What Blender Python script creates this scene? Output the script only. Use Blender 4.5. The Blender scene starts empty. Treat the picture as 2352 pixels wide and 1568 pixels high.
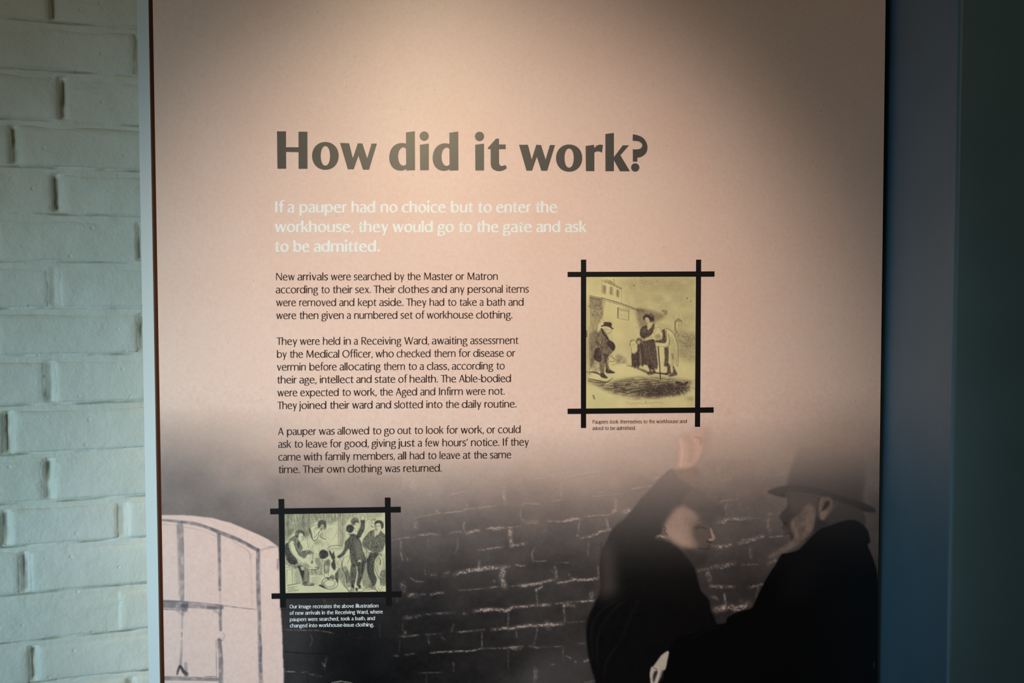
import bpy, math, random
import numpy as np
from mathutils import Matrix, Vector
from mathutils.geometry import tessellate_polygon
SC = bpy.context.scene
COL = SC.collection
rnd = random.Random(7)

# ------------------------------------------------------------------ camera
F = 2287.0; CX, CY = 1176.0, 784.0           # focal length in pixels of the 2352 px wide frame
CAMH = 1.45
TILT, ROLL, YAW = math.radians(2.47), math.radians(-0.091), math.radians(3.49)
up_c = np.array([math.sin(ROLL)*math.cos(TILT), math.cos(ROLL)*math.cos(TILT), math.sin(TILT)])
fw = np.array([0, 0, -1.0]); fwh = fw - up_c*fw.dot(up_c); fwh /= np.linalg.norm(fwh)
rt_c = np.cross(fwh, up_c)
R = np.array([rt_c, fwh, up_c])               # camera coords -> world coords (x right, y forward, z up)
CAM = np.array([0, 0, CAMH])
cam = bpy.data.cameras.new('camera'); camo = bpy.data.objects.new('camera', cam); COL.objects.link(camo)
M4 = Matrix([list(R[0])+[0], list(R[1])+[0], list(R[2])+[CAMH], [0, 0, 0, 1]])
camo.matrix_world = M4
cam.sensor_width = 36.0; cam.lens = F/2352*36.0; cam.clip_start = 0.02
cam.dof.use_dof = True; cam.dof.focus_distance = 1.35; cam.dof.aperture_fstop = 9.0
SC.camera = camo

# ------------------------------------------------------------------ world, lights, exposure
SC.view_settings.view_transform = 'Standard'; SC.view_settings.look = 'None'
SC.view_settings.gamma = 1.0; SC.view_settings.exposure = 0.0
SC.view_settings.use_curve_mapping = False
w = bpy.data.worlds.new('world'); SC.world = w; w.use_nodes = True
w.node_tree.nodes['Background'].inputs[0].default_value = (1.0, 0.62, 0.50, 1)
w.node_tree.nodes['Background'].inputs[1].default_value = 0.008

def aim(o, loc, target):
    o.location = loc
    o.rotation_euler = (Vector(target)-Vector(loc)).to_track_quat('-Z', 'Y').to_euler()
def area(name, loc, target, sx, sy, power, col):
    l = bpy.data.lights.new(name, 'AREA'); l.shape = 'RECTANGLE'; l.size = sx; l.size_y = sy
    l.energy = power; l.color = col
    o = bpy.data.objects.new(name, l); COL.objects.link(o); aim(o, loc, target); return o
def spot(name, loc, target, power, col, ang, blend, rad):
    l = bpy.data.lights.new(name, 'SPOT'); l.energy = power; l.color = col
    l.spot_size = math.radians(ang); l.spot_blend = blend; l.shadow_soft_size = rad
    o = bpy.data.objects.new(name, l); COL.objects.link(o); aim(o, loc, target); return o
# warm exhibition spotlight on the ceiling in front of the panel
spot('ceiling_spotlight', (-0.05, -0.40, CAMH+1.3), (-0.035, 1.34, CAMH-0.20), 158, (1.0, 0.83, 0.68), 33, 1.0, 0.06)
# daylight from two low windows on the left
o_ = area('window_daylight', (-1.8, -0.9, CAMH-0.3), (-0.52, 1.34, CAMH-0.40), 0.6, 0.6, 2.05, (0.62, 0.92, 1.0)); o_.data.spread = math.radians(37)
o_ = area('window_daylight', (-1.5, 0.5, CAMH-0.9), (-0.2, 1.34, CAMH-0.4), 0.6, 0.6, 0.85, (0.15, 0.52, 1.0)); o_.data.spread = math.radians(65)
# tall warm lamp far behind the photographer, mirrored as the glare on the heading
o_ = area('glowing_lamp', (0.04, -3.6, CAMH+1.2), (0, 1.34, CAMH+0.2), 0.25, 1.0, 2.75, (1.0, 0.82, 0.50)); o_.data.spread = math.radians(60)

# ------------------------------------------------------------------ planes
def rayw(x, y):
    x = np.asarray(x, float); y = np.asarray(y, float)
    d = np.stack([(x-CX)/F, -(y-CY)/F, -np.ones_like(x)], -1)
    return d @ R.T
class Plane:
    def __init__(s, p, yaw):
        s.p = np.array(p, float)
        s.h = np.array([math.cos(yaw), math.sin(yaw), 0]); s.n = np.array([math.sin(yaw), -math.cos(yaw), 0])  # n looks at the camera
    def px(s, x, y, off=0.0):
        d = rayw(x, y); q = s.p + s.n*off
        t = ((q-CAM) @ s.n)/(d @ s.n)
        return CAM + d*t[..., None]
    def at(s, u, v, off=0.0):                  # u metres right, v = world z
        return np.array([s.p[0], s.p[1], 0]) + s.h*u + np.array([0, 0, v]) + s.n*off
    def uv(s, P):
        P = np.asarray(P); return (P-s.p) @ s.h, P[..., 2]
PN = Plane(CAM + rayw(CX, CY)*1.35, YAW)                 # the panel face
WL = Plane(CAM + rayw(160., 700.)*1.588, math.radians(18.8))   # the brick wall

# ------------------------------------------------------------------ materials
def mat(name, col, rough=0.5, spec=0.5):
    m = bpy.data.materials.new(name); m.use_nodes = True
    b = m.node_tree.nodes['Principled BSDF']
    b.inputs['Base Color'].default_value = (*col, 1); b.inputs['Roughness'].default_value = rough
    b.inputs['Specular IOR Level'].default_value = spec
    return m
def lin(c):
    c = np.asarray(c, float); return np.where(c <= 0.04045, c/12.92, ((c+0.055)/1.055)**2.4)
def s255(*c): return tuple(float(v) for v in lin(np.array(c)/255.0))
def nd(m, t, **kw):
    n = m.node_tree.nodes.new(t)
    for k, v in kw.items():
        if k in n.inputs: n.inputs[k].default_value = v
        else: setattr(n, k, v)
    return n
def mix(m, a, b, fac, blend='MIX'):
    n = m.node_tree.nodes.new('ShaderNodeMix'); n.data_type = 'RGBA'; n.blend_type = blend
    L = m.node_tree.links
    for i, v in ((0, fac), (6, a), (7, b)):
        if hasattr(v, 'links'): L.new(v, n.inputs[i])
        else: n.inputs[i].default_value = v if i == 0 else (*v, 1)
    return n.outputs[2]
def ramp(m, src, p0, p1, c0=(0, 0, 0), c1=(1, 1, 1)):
    r = m.node_tree.nodes.new('ShaderNodeValToRGB'); e = r.color_ramp.elements
    e[0].position = p0; e[1].position = p1; e[0].color = (*c0, 1); e[1].color = (*c1, 1)
    m.node_tree.links.new(src, r.inputs[0]); return r.outputs[0]

PROUGH, PSPEC = 0.25, 0.5
def print_mat(name, attr=True, paper=True):
    m = mat(name, (1, 1, 1), PROUGH, PSPEC); L = m.node_tree.links
    b = m.node_tree.nodes['Principled BSDF']
    a = nd(m, 'ShaderNodeAttribute', attribute_name='print_colour')
    tc = nd(m, 'ShaderNodeTexCoord').outputs['Object']
    c = a.outputs['Color']
    if paper:
        n1 = nd(m, 'ShaderNodeTexNoise', Scale=190.0, Detail=6.0, Roughness=0.8); L.new(tc, n1.inputs['Vector'])
        c = mix(m, c, mix(m, c, (0.95, 0.88, 0.855), 1.0, 'MULTIPLY'), ramp(m, n1.outputs[0], 0.42, 0.72))
        n3 = nd(m, 'ShaderNodeTexNoise', Scale=9.0, Detail=6.0, Roughness=0.6); L.new(tc, n3.inputs['Vector'])
        c = mix(m, c, mix(m, c, (0.99, 0.955, 0.935), 1.0, 'MULTIPLY'), ramp(m, n3.outputs[0], 0.38, 0.70))
        n2 = nd(m, 'ShaderNodeTexVoronoi', Scale=42.0); L.new(tc, n2.inputs['Vector'])
        n2.inputs['Randomness'].default_value = 1.0
        c = mix(m, c, mix(m, c, (0.72, 0.52, 0.46), 1.0, 'MULTIPLY'), ramp(m, n2.outputs['Distance'], 0.022, 0.05, (.7, .7, .7), (0, 0, 0)))
    L.new(c, b.inputs['Base Color'])
    n4 = nd(m, 'ShaderNodeTexNoise', Scale=900.0, Detail=2.0); L.new(tc, n4.inputs['Vector'])
    bp = nd(m, 'ShaderNodeBump', Strength=0.25, Distance=0.0003); L.new(n4.outputs[0], bp.inputs['Height'])
    L.new(bp.outputs[0], b.inputs['Normal'])
    return m
M_print = print_mat('printed_panel_laminate')
M_pic = print_mat('printed_picture', paper=False)
M_title = mat('title_ink', s255(82, 79, 76), PROUGH, PSPEC)
M_intro = mat('pale_ink', s255(246, 252, 252), PROUGH, PSPEC)
M_body = mat('dark_ink', s255(42, 27, 32), PROUGH+.15, .3)
M_capw = mat('white_caption_ink', s255(228, 232, 238), PROUGH, PSPEC)
M_bar = mat('black_ink', s255(12, 10, 12), 0.5, .18)
M_white = mat('pale_painted_edge', s255(206, 217, 220), 0.45, .4)
M_brown = mat('dark_brown_rebate', s255(100, 60, 44), 0.8, .1)
M_black = mat('black_gap_shade', (0.004, 0.004, 0.004), 0.9, .05)
M_core = mat('board_core', s255(120, 100, 80), 0.8, .2)
M_floor = mat('floor_grey', s255(95, 92, 88), 0.6, .3)

def grain(m, scale, strength, dist, c2=None, cs=8.0):
    L = m.node_tree.links; b = m.node_tree.nodes['Principled BSDF']
    tc = nd(m, 'ShaderNodeTexCoord').outputs['Object']
    n = nd(m, 'ShaderNodeTexNoise', Scale=scale, Detail=4.0); L.new(tc, n.inputs['Vector'])
    bp = nd(m, 'ShaderNodeBump', Strength=strength, Distance=dist); L.new(n.outputs[0], bp.inputs['Height'])
    L.new(bp.outputs[0], b.inputs['Normal'])
    if c2:
        base = tuple(b.inputs['Base Color'].default_value)[:3]
        n2 = nd(m, 'ShaderNodeTexNoise', Scale=cs, Detail=3.0); L.new(tc, n2.inputs['Vector'])
        L.new(mix(m, base, c2, ramp(m, n2.outputs[0], .4, .65)), b.inputs['Base Color'])
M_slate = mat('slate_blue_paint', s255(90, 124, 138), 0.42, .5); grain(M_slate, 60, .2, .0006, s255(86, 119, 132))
M_slate_shaded = mat('slate_front_shaded', s255(17, 18, 18), 0.75, .05); grain(M_slate_shaded, 60, .2, .0006, s255(16, 17, 16))  # same slate paint, darkened so the front face's shade sits in the colour
grain(M_floor, 40, .3, .001, s255(80, 78, 76)); grain(M_white, 120, .1, .0003); grain(M_core, 200, .3, .0005); grain(M_brown, 200, .3, .0005)

M_brick = mat('white_painted_brick', s255(232, 233, 224), 0.5, .35)
def brickmat(m):
    L = m.node_tree.links; b = m.node_tree.nodes['Principled BSDF']
    tc = nd(m, 'ShaderNodeNewGeometry').outputs['Position']
    n1 = nd(m, 'ShaderNodeTexNoise', Scale=26.0, Detail=4.0, Roughness=.5); L.new(tc, n1.inputs['Vector'])
    n2 = nd(m, 'ShaderNodeTexNoise', Scale=170.0, Detail=3.0, Roughness=.55); L.new(tc, n2.inputs['Vector'])
    n3 = nd(m, 'ShaderNodeTexVoronoi', Scale=34.0); L.new(tc, n3.inputs['Vector'])
    pit = ramp(m, n3.outputs['Distance'], .04, .12)
    add = nd(m, 'ShaderNodeMath', operation='MULTIPLY_ADD'); L.new(n2.outputs[0], add.inputs[0]); add.inputs[1].default_value = .2; L.new(n1.outputs[0], add.inputs[2])
    add2 = nd(m, 'ShaderNodeMath', operation='MULTIPLY_ADD'); L.new(pit, add2.inputs[0]); add2.inputs[1].default_value = .22; L.new(add.outputs[0], add2.inputs[2])
    bp = nd(m, 'ShaderNodeBump', Strength=.9, Distance=.0040); L.new(add2.outputs[0], bp.inputs['Height'])
    L.new(bp.outputs[0], b.inputs['Normal'])
    n4 = nd(m, 'ShaderNodeTexNoise', Scale=7.0, Detail=3.0); L.new(tc, n4.inputs['Vector'])
    c = mix(m, s255(234, 236, 227), s255(224, 227, 215), ramp(m, n4.outputs[0], .4, .65))
    g = nd(m, 'ShaderNodeAttribute', attribute_name='joint_dirt_shade')
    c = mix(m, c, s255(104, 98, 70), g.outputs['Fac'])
    L.new(c, b.inputs['Base Color'])
brickmat(M_brick)

# ------------------------------------------------------------------ mesh helpers
def mesh(name, verts, faces, m, parent=None, smooth=False):
    me = bpy.data.meshes.new(name); me.from_pydata([tuple(map(float, v)) for v in verts], [], [tuple(int(i) for i in f) for f in faces])
    me.materials.append(m); me.update()
    if smooth: me.shade_smooth()
    o = bpy.data.objects.new(name, me); COL.objects.link(o)
    if parent is not None: o.parent = parent; o.matrix_parent_inverse = parent.matrix_world.inverted()
    return o
def slab(name, P, u0, u1, v0, v1, o0, o1, m, parent=None, bevel=0.0, skew=0.0):
    # box on plane P from offset o0 (front, towards camera) back to o1
    c = [P.at(u, v, o) for o in (o0, o1) for (u, v) in ((u0, v0), (u1, v0), (u1, v1), (u0, v1))]
    f = [(0, 1, 2, 3), (7, 6, 5, 4), (0, 4, 5, 1), (1, 5, 6, 2), (2, 6, 7, 3), (3, 7, 4, 0)]
    o = mesh(name, c, f, m, parent)
    if bevel:
        b = o.modifiers.new('bevel', 'BEVEL'); b.width = bevel; b.segments = 3
    return o
def tag(o, label=None, cat=None, group=None, kind=None):
    for k, v in (('label', label), ('category', cat), ('group', group), ('kind', kind)):
        if v: o[k] = v
    return o
def empty(name, loc):
    o = bpy.data.objects.new(name, None); COL.objects.link(o); o.location = loc; o.empty_display_size = .05
    bpy.context.view_layer.update(); return o

# ------------------------------------------------------------------ setting: floor, right wall
slabf = mesh('floor', [(-3, -3, 0), (3, -3, 0), (3, 3.5, 0), (-3, 3.5, 0), (-3, -3, -.1), (3, -3, -.1), (3, 3.5, -.1), (-3, 3.5, -.1)],
             [(0, 1, 2, 3), (7, 6, 5, 4), (0, 4, 5, 1), (1, 5, 6, 2), (2, 6, 7, 3), (3, 7, 4, 0)], M_floor)
tag(slabf, 'grey floor of the exhibition room', kind='structure')

# inner side starts just right of the panel edge; its front corner is seen at px 2205..2175
pb = PN.px(2030.2, 700., -0.012); rr = rayw(2191., 700.); rr = rr/rr[1]
W0 = np.array([pb[0], pb[1]]); W1 = W0 + np.array([0.004, -0.235]);
W1[0] = rr[0]*W1[1]
def prism(name, pts, z0, z1, m, parent=None):
    n = len(pts); v = [(p[0], p[1], z0) for p in pts] + [(p[0], p[1], z1) for p in pts]
    f = [tuple(range(n))[::-1], tuple(range(n, 2*n))] + [(i, (i+1) % n, n+(i+1) % n, n+i) for i in range(n)]
    return mesh(name, v, f, m, parent)
r = .0045; cor = [W1 + np.array([r - r*math.cos(a), r - r*math.sin(a)]) for a in np.linspace(0, math.pi/2, 7)]
pts = [W0] + cor + [np.array([W1[0]+0.9, W1[1]]), np.array([W1[0]+0.9, W0[1]+.45]), np.array([W0[0], W0[1]+.45])]
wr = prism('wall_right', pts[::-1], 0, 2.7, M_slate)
wr.data.materials.append(M_slate_shaded)
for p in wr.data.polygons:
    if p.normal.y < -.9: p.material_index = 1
    elif abs(p.normal.z) < .1 and p.normal.y < -.02 and p.normal.x < -.02: p.use_smooth = True
tag(wr, 'slate blue painted wall end jutting forward beside the panel', kind='structure')

# ------------------------------------------------------------------ brick wall
rs = np.random.RandomState(5)
def vnoise(h, w_, cy, cx_, seed, octv=1, pers=.5):
    out = np.zeros((h, w_)); amp = 1; tot = 0
    for k in range(octv):
        r_ = np.random.RandomState(seed+k*17); gy = int(h/cy)+4; gx = int(w_/cx_)+4
        g = r_.rand(gy, gx); yy = np.arange(h)/cy; xx = np.arange(w_)/cx_
        iy = yy.astype(int); ix = xx.astype(int); fy = yy-iy; fx = xx-ix
        fy = fy*fy*(3-2*fy); fx = fx*fx*(3-2*fx)
        r0 = g[iy][:, ix]*(1-fx)+g[iy][:, ix+1]*fx; r1 = g[iy+1][:, ix]*(1-fx)+g[iy+1][:, ix+1]*fx
        out += amp*(r0*(1-fy[:, None])+r1*fy[:, None]); tot += amp; amp *= pers; cy = max(cy/2, 1); cx_ = max(cx_/2, 1)
    return out/tot
def wz(y, x=160.): return float(WL.uv(WL.px(float(x), float(y)))[1])
def wu(x, y=700.): return float(WL.uv(WL.px(float(x), float(y)))[0])
rowy = [-173, -60, 58, 169, 284, 391, 496, 605, 711, 819, 930, 1041, 1152, 1249, 1358, 1465, 1562, 1668, 1775]
joint = [330, 120, 318, 145, 33, 130, 322, 125, 327, 115, 18, 112, 283, 57, 262, 76, 300, 90]
extra = {12: [12], 11: [], 14: []}
deep = {120: 1, 318: .5, 145: 1.3, 33: 1, 130: 1, 322: .7, 125: .3, 327: .6, 115: .5, 18: 1, 112: .9, 283: .3, 57: .7, 262: 0., 76: 1.3}
zs = [wz(y) for y in rowy]
U0, U1 = wu(-420), wu(620)
PL = .215; JT = .011
bricks = []     # (u0,u1,z0,z1)
jl = []
for r_ in range(len(zs)-1):
    z1, z0 = zs[r_], zs[r_+1]; ym = (rowy[r_]+rowy[r_+1])/2
    js = sorted([wu(joint[r_], ym)] + [wu(e, ym) for e in extra.get(r_, [])])
    lo = js[0]; a = []
    while lo > U0: lo -= .222 + rnd.uniform(-.006, .006); a.append(lo)
    hi = js[-1]
    while hi < U1: hi += .222 + rnd.uniform(-.006, .006); a.append(hi)
    js = sorted(js+a)
    for i in range(len(js)-1): bricks.append((js[i]+JT/2, js[i+1]-JT/2, z0+.0035, z1-.0042))
    dp = deep.get(joint[r_], .4)
    for j in js: jl.append((j, z0, z1, dp if abs(j-wu(joint[r_], ym)) < 1e-6 else .6))
# mortar bed: finely undulating sheet, part of the wall
mu = np.arange(U0-.2, U1+.2, .004); mz = np.arange(zs[-1]-.02, zs[0]+.02, .0014)
nz = vnoise(len(mz), len(mu), 14, 12, 3, 3)-.5
H = 0.0012+nz*.0032; dirt_shade = np.zeros_like(H)
lr = vnoise(len(mz), len(mu), 40, 9, 77, 3); lr = np.clip((lr-.34)*3.2, 0, 1)       # broken crack under each course, coloured with dirt and its shadow line
wv = (vnoise(1, len(mu), 1, 7, 78, 3)-.5)*.0022
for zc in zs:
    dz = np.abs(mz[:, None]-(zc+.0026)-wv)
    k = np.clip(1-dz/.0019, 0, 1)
    H = H-k*lr*.0042; dirt_shade = np.maximum(dirt_shade, np.clip(k*1.6, 0, 1)*lr*.62)
for (j, a, b, dp) in jl:
    sel = (np.abs(mu[None, :]-j) < .0055) & (mz[:, None] > a+.006) & (mz[:, None] < b-.006)
    wob = vnoise(len(mz), 1, 22, 1, int(abs(j)*1000) % 997, 2); wx = (vnoise(len(mz), 1, 16, 1, int(abs(j)*1700) % 997, 2)-.5)*.005
    H = np.where(sel, H - dp*.006*(wob*.8+.4), H)
    d2 = np.clip(1.5-np.abs(mu[None, :]-(j-.0015)-wx)/.0030, 0, 1)*np.clip(np.minimum(mz[:, None]-a-.006, b-.008-mz[:, None])/.006, 0, 1)
    dirt_shade = np.maximum(dirt_shade, d2*np.clip(dp*(wob*1.3+.1), 0, .95))  # dirt plus painted shadow along the left side of upright joints
    H = H-d2*dp*.003
def heightsheet(name, us, vs, Hh, m, parent, dirt_shade=None, P=WL, smooth=True):
    uu, vv = np.meshgrid(us, vs)
    V = np.array([P.p[0], P.p[1], 0]) + P.h*uu[..., None] + np.array([0, 0, 1.])*vv[..., None] + P.n*Hh[..., None]
    ny, nx = uu.shape; V = V.reshape(-1, 3)
    i = (np.arange(ny-1)[:, None]*nx+np.arange(nx-1)[None, :]).ravel()
    Fc = np.stack([i, i+1, i+nx+1, i+nx], 1)
    me = bpy.data.meshes.new(name); me.vertices.add(len(V)); me.vertices.foreach_set('co', V.ravel())
    me.loops.add(Fc.size); me.loops.foreach_set('vertex_index', Fc.ravel().astype(np.int32))
    me.polygons.add(len(Fc)); me.polygons.foreach_set('loop_start', (np.arange(len(Fc))*4).astype(np.int32))
    if dirt_shade is not None:
        at = me.attributes.new('joint_dirt_shade', 'FLOAT', 'POINT'); at.data.foreach_set('value', dirt_shade.ravel().astype(np.float32))
    me.materials.append(m); me.update(calc_edges=True); me.validate()
    if smooth: me.shade_smooth()
    o = bpy.data.objects.new(name, me); COL.objects.link(o)
    if parent is not None: o.parent = parent
    return o
wall = slab('wall_left', WL, U0-1.2, U1+1.7, 0, 2.7, -.012, -.25, M_brick)
tag(wall, 'white painted brick wall standing at the left behind the panel', kind='structure')
mo = heightsheet('mortar', mu, mz, H, M_brick, wall, dirt_shade); mo['kind'] = 'stuff'
for bi, (a, b, c, d) in enumerate(bricks):
    br = np.random.RandomState(100+bi)
    nu, nv = 23, 11
    us = np.concatenate([[0, .012, .035], np.linspace(.07, .93, nu-6), [.965, .988, 1]]); vs = np.concatenate([[0, .03, .09], np.linspace(.18, .82, nv-6), [.91, .97, 1]])
    uu, vv = np.meshgrid(us, vs)
    prof = np.minimum(1, np.minimum(np.minimum(uu, 1-uu)*(b-a)/.0055, np.minimum(vv/.035, (1-vv)/.12)))
    prof = np.clip(prof, 0, 1)**.55
    n1 = vnoise(nv, nu, 4, 6, 900+bi, 2)-.5
    proud = .0030+br.uniform(-.0012, .0012)
    hh = -.0022 + (proud+.0022)*prof + n1*.0026*prof
    tilt_ = br.uniform(-.002, .002)*(uu-.5)
    U = a+(b-a)*uu; V = c+(d-c)*vv
    edge = np.maximum(1-prof, 0)
    U += (vnoise(nv, nu, 2, 3, 300+bi)-.5)*.0035*edge; V += (vnoise(nv, nu, 2, 3, 500+bi)-.5)*.0040*edge
    Vt = (np.array([WL.p[0], WL.p[1], 0]) + WL.h*U[..., None] + np.array([0, 0, 1.])*V[..., None] + WL.n*(hh+tilt_)[..., None]).reshape(-1, 3)
    i = (np.arange(nv-1)[:, None]*nu+np.arange(nu-1)[None, :]).ravel()
    Fc = np.stack([i, i+1, i+nu+1, i+nu], 1).tolist()
    # close the back so that every brick is a solid piece
    rim = list(range(nu)) + [k*nu+nu-1 for k in range(1, nv)] + [(nv-1)*nu+k for k in range(nu-2, -1, -1)] + [k*nu for k in range(nv-2, 0, -1)]
    base = len(Vt); back = Vt[rim] - WL.n*.008
    Fc += [(rim[k], base+k, base+(k+1) % len(rim), rim[(k+1) % len(rim)]) for k in range(len(rim))] + [tuple(range(base, base+len(rim)))[::-1]]
    mesh('brick', np.vstack([Vt, back]), Fc, M_brick, wall, True)
# rest of the wall (out of the photograph): plain courses joined into one part
V, Fc = [], []
def addbox(P, u0, u1, v0, v1, o0, o1):
    k = len(V)
    V.extend(P.at(u, v, o) for o in (o0, o1) for (u, v) in ((u0, v0), (u1, v0), (u1, v1), (u0, v1)))
    Fc.extend([(k, k+1, k+2, k+3), (k, k+4, k+5, k+1), (k+1, k+5, k+6, k+2), (k+2, k+6, k+7, k+3), (k+3, k+7, k+4, k)])
pit = (zs[0]-zs[-1])/(len(zs)-1)
z = zs[0]; rowz = []
while z+pit < 2.7: rowz.append((z, z+pit)); z += pit
z = zs[-1]
while z-pit > 0: rowz.append((z-pit, z)); z -= pit
for k, (a, b) in enumerate(rowz):
    u = U0-1.15+(.11 if k % 2 else 0)
    while u < U1+1.6: addbox(WL, u+JT/2, u+.225-JT/2, a+.005, b-.005, .003, -.014); u += .225
for r_ in range(len(zs)-1):
    u = U0-1.15+(.11 if r_ % 2 else 0)
    while u < U0-.44: addbox(WL, u+JT/2, u+.225-JT/2, zs[r_+1]+.005, zs[r_]-.005, .003, -.014); u += .225
    u = U1+.235
    while u < U1+1.6: addbox(WL, u+JT/2, u+.225-JT/2, zs[r_+1]+.005, zs[r_]-.005, .003, -.014); u += .225
o = mesh('outer_brick_courses', V, Fc, M_brick, wall); o['kind'] = 'stuff'

# ------------------------------------------------------------------ the information panel
pc = PN.at(0, 0); root = empty('information_panel', (float(pc[0]), float(pc[1]), 0))
tag(root, 'pink printed information panel headed How did it work, in a pale edge frame', 'information panel')
def pu(x, y): return float(PN.uv(PN.px(float(x), float(y)))[0])
uL = (pu(349, 0)+pu(378, 1568))/2; 
def edge_px(xa, xb, y): return xa+(xb-xa)*y/1568.0
ZT = 2.35; ZB = 0.42
def zpx(z, x=1190.):                        # photo y of world height z on the panel plane
    p = PN.at(0, z); c = R.T @ (p-CAM); return CY + c[1]/c[2]*F
PL_T, PL_B = 349+3.4, 378+.4                # printed face: left edge
YT, YB = zpx(ZT), zpx(ZB)

class Cv:
    def __init__(s, x0, y0, x1, y1, k, col):   # canvas covers x0..x1,y0..y1 of its coordinates, k samples per unit
        s.x0, s.y0, s.k = x0, y0, k; s.h = int((y1-y0)*k)+1; s.w = int((x1-x0)*k)+1
        s.a = np.ones((s.h, s.w, 3))*np.array(col); s.view(1, 0, 0); s.seed = 1
    def view(s, sc, ox, oy): s.v = (sc, ox, oy)
    def M(s, pts):
        p = np.array(pts, float); sc, ox, oy = s.v
        return np.stack([(ox+p[:, 0]/sc-s.x0)*s.k, (oy+p[:, 1]/sc-s.y0)*s.k], 1)
    def unit(s): return s.k/s.v[0]
    def box(s, p, pad):
        a = max(0, int(p[:, 0].min()-pad)); b = min(s.w, int(p[:, 0].max()+pad)+2)
        c = max(0, int(p[:, 1].min()-pad)); d = min(s.h, int(p[:, 1].max()+pad)+2)
        return a, b, c, d
    def put(s, bx, al, col):
        a, b, c, d = bx; al = np.clip(al, 0, 1)[..., None]
        col = np.asarray(col, float)
        if callable(getattr(col, 'shape', None)): pass
        s.a[c:d, a:b] = s.a[c:d, a:b]*(1-al)+col*al
    def poly(s, pts, col, al=1., blur=1.5, tex=None, smooth=True):
        p = s.M(pts)
        if smooth: p = cat(p, 4, True)
        bl = blur*s.unit(); bx = s.box(p, bl*3+1); a, b, c, d = bx
        if b <= a or d <= c: return
        X = np.arange(a, b)[None, :]+.0; Y = np.arange(c, d)[:, None]+.0
        ins = np.zeros((d-c, b-a), bool); q = np.roll(p, -1, 0)
        for (x1, y1), (x2, y2) in zip(p, q):
            if y1 == y2: continue
            rows = ((y1 > Y) != (y2 > Y))[:, 0]
            if not rows.any(): continue
            xi = (x2-x1)*(Y[rows]-y1)/(y2-y1)+x1
            ins[rows] ^= (X < xi)
        m = gblur(ins.astype(float), bl)
        if tex is not None: m = m*tex[c:d, a:b]
        s.put(bx, m*al, col[c:d, a:b] if isinstance(col, np.ndarray) and col.ndim == 3 else col)
    def line(s, pts, wd, col, al=1., blur=1.0, tex=None, smooth=True, jag=0.):
        p = s.M(pts)
        if smooth and len(p) > 2: p = cat(p, 4, False)
        u = s.unit(); n = len(p); ws = np.interp(np.linspace(0, 1, n), np.linspace(0, 1, len(np.atleast_1d(wd))), np.atleast_1d(wd))*u/2
        bl = max(blur*u, .5); bx = s.box(p, ws.max()+bl*2+1); a, b, c, d = bx
        if b <= a or d <= c: return
        X = np.arange(a, b)[None, :]+.0; Y = np.arange(c, d)[:, None]+.0
        best = np.full((d-c, b-a), -1e9)
        for k in range(n-1):
            x1, y1 = p[k]; x2, y2 = p[k+1]; dx, dy = x2-x1, y2-y1; L2 = dx*dx+dy*dy+1e-9
            t = np.clip(((X-x1)*dx+(Y-y1)*dy)/L2, 0, 1)
            dist = np.hypot(X-x1-t*dx, Y-y1-t*dy)
            best = np.maximum(best, ws[k]*(1-t)+ws[k+1]*t-dist)
        m = np.clip(best/bl+.5, 0, 1)
        if tex is not None: m = m*tex[c:d, a:b]
        s.put(bx, m*al, col)
    def sample(s, x, y):
        x = np.clip((x-s.x0)*s.k, 0, s.w-1.001); y = np.clip((y-s.y0)*s.k, 0, s.h-1.001)
        ix = x.astype(int); iy = y.astype(int); fx = (x-ix)[..., None]; fy = (y-iy)[..., None]
        A = s.a
        return (A[iy, ix]*(1-fx)+A[iy, ix+1]*fx)*(1-fy)+(A[iy+1, ix]*(1-fx)+A[iy+1, ix+1]*fx)*fy
def cat(p, n, closed):
    m = len(p)
    if m < 3: return p
    out = []
    rng = range(m) if closed else range(m-1)
    for i in rng:
        g = (lambda j: p[j % m]) if closed else (lambda j: p[min(max(j, 0), m-1)])
        p0, p1, p2, p3 = g(i-1), g(i), g(i+1), g(i+2)
        for k in range(n):
            t = k/n; out.append(.5*((2*p1)+(-p0+p2)*t+(2*p0-5*p1+4*p2-p3)*t*t+(-p0+3*p1-3*p2+p3)*t**3))
    if not closed: out.append(p[-1])
    return np.array(out)
def gblur(m, sg):
    if sg < .35: return m
    r_ = int(sg*2.5)+1; k = np.exp(-np.arange(-r_, r_+1)**2/(2*sg*sg)); k /= k.sum()
    def f(a):
        pad = np.pad(a, ((r_, r_), (0, 0))); c = np.cumsum
        out = np.zeros_like(a)
        for i, kk in enumerate(k): out += kk*pad[i:i+a.shape[0]]
        return out
    if r_ > 12:      # three box blurs for wide kernels
        b = max(1, int(sg*1.0)); a = m
        for ax in (0, 1):
            for _ in range(3):
                pw = [(0, 0), (0, 0)]; pw[ax] = (b+1, b); cs = np.cumsum(np.pad(a, pw), ax); 
                if ax == 0: a = (cs[2*b+1:]-cs[:-2*b-1])/(2*b+1)
                else: a = (cs[:, 2*b+1:]-cs[:, :-2*b-1])/(2*b+1)
        return a
    return f(f(m).T).T
def C(*c): return np.array(c)/255.0
PINK = C(243, 215, 203); DARK = C(8, 8, 12)
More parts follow.
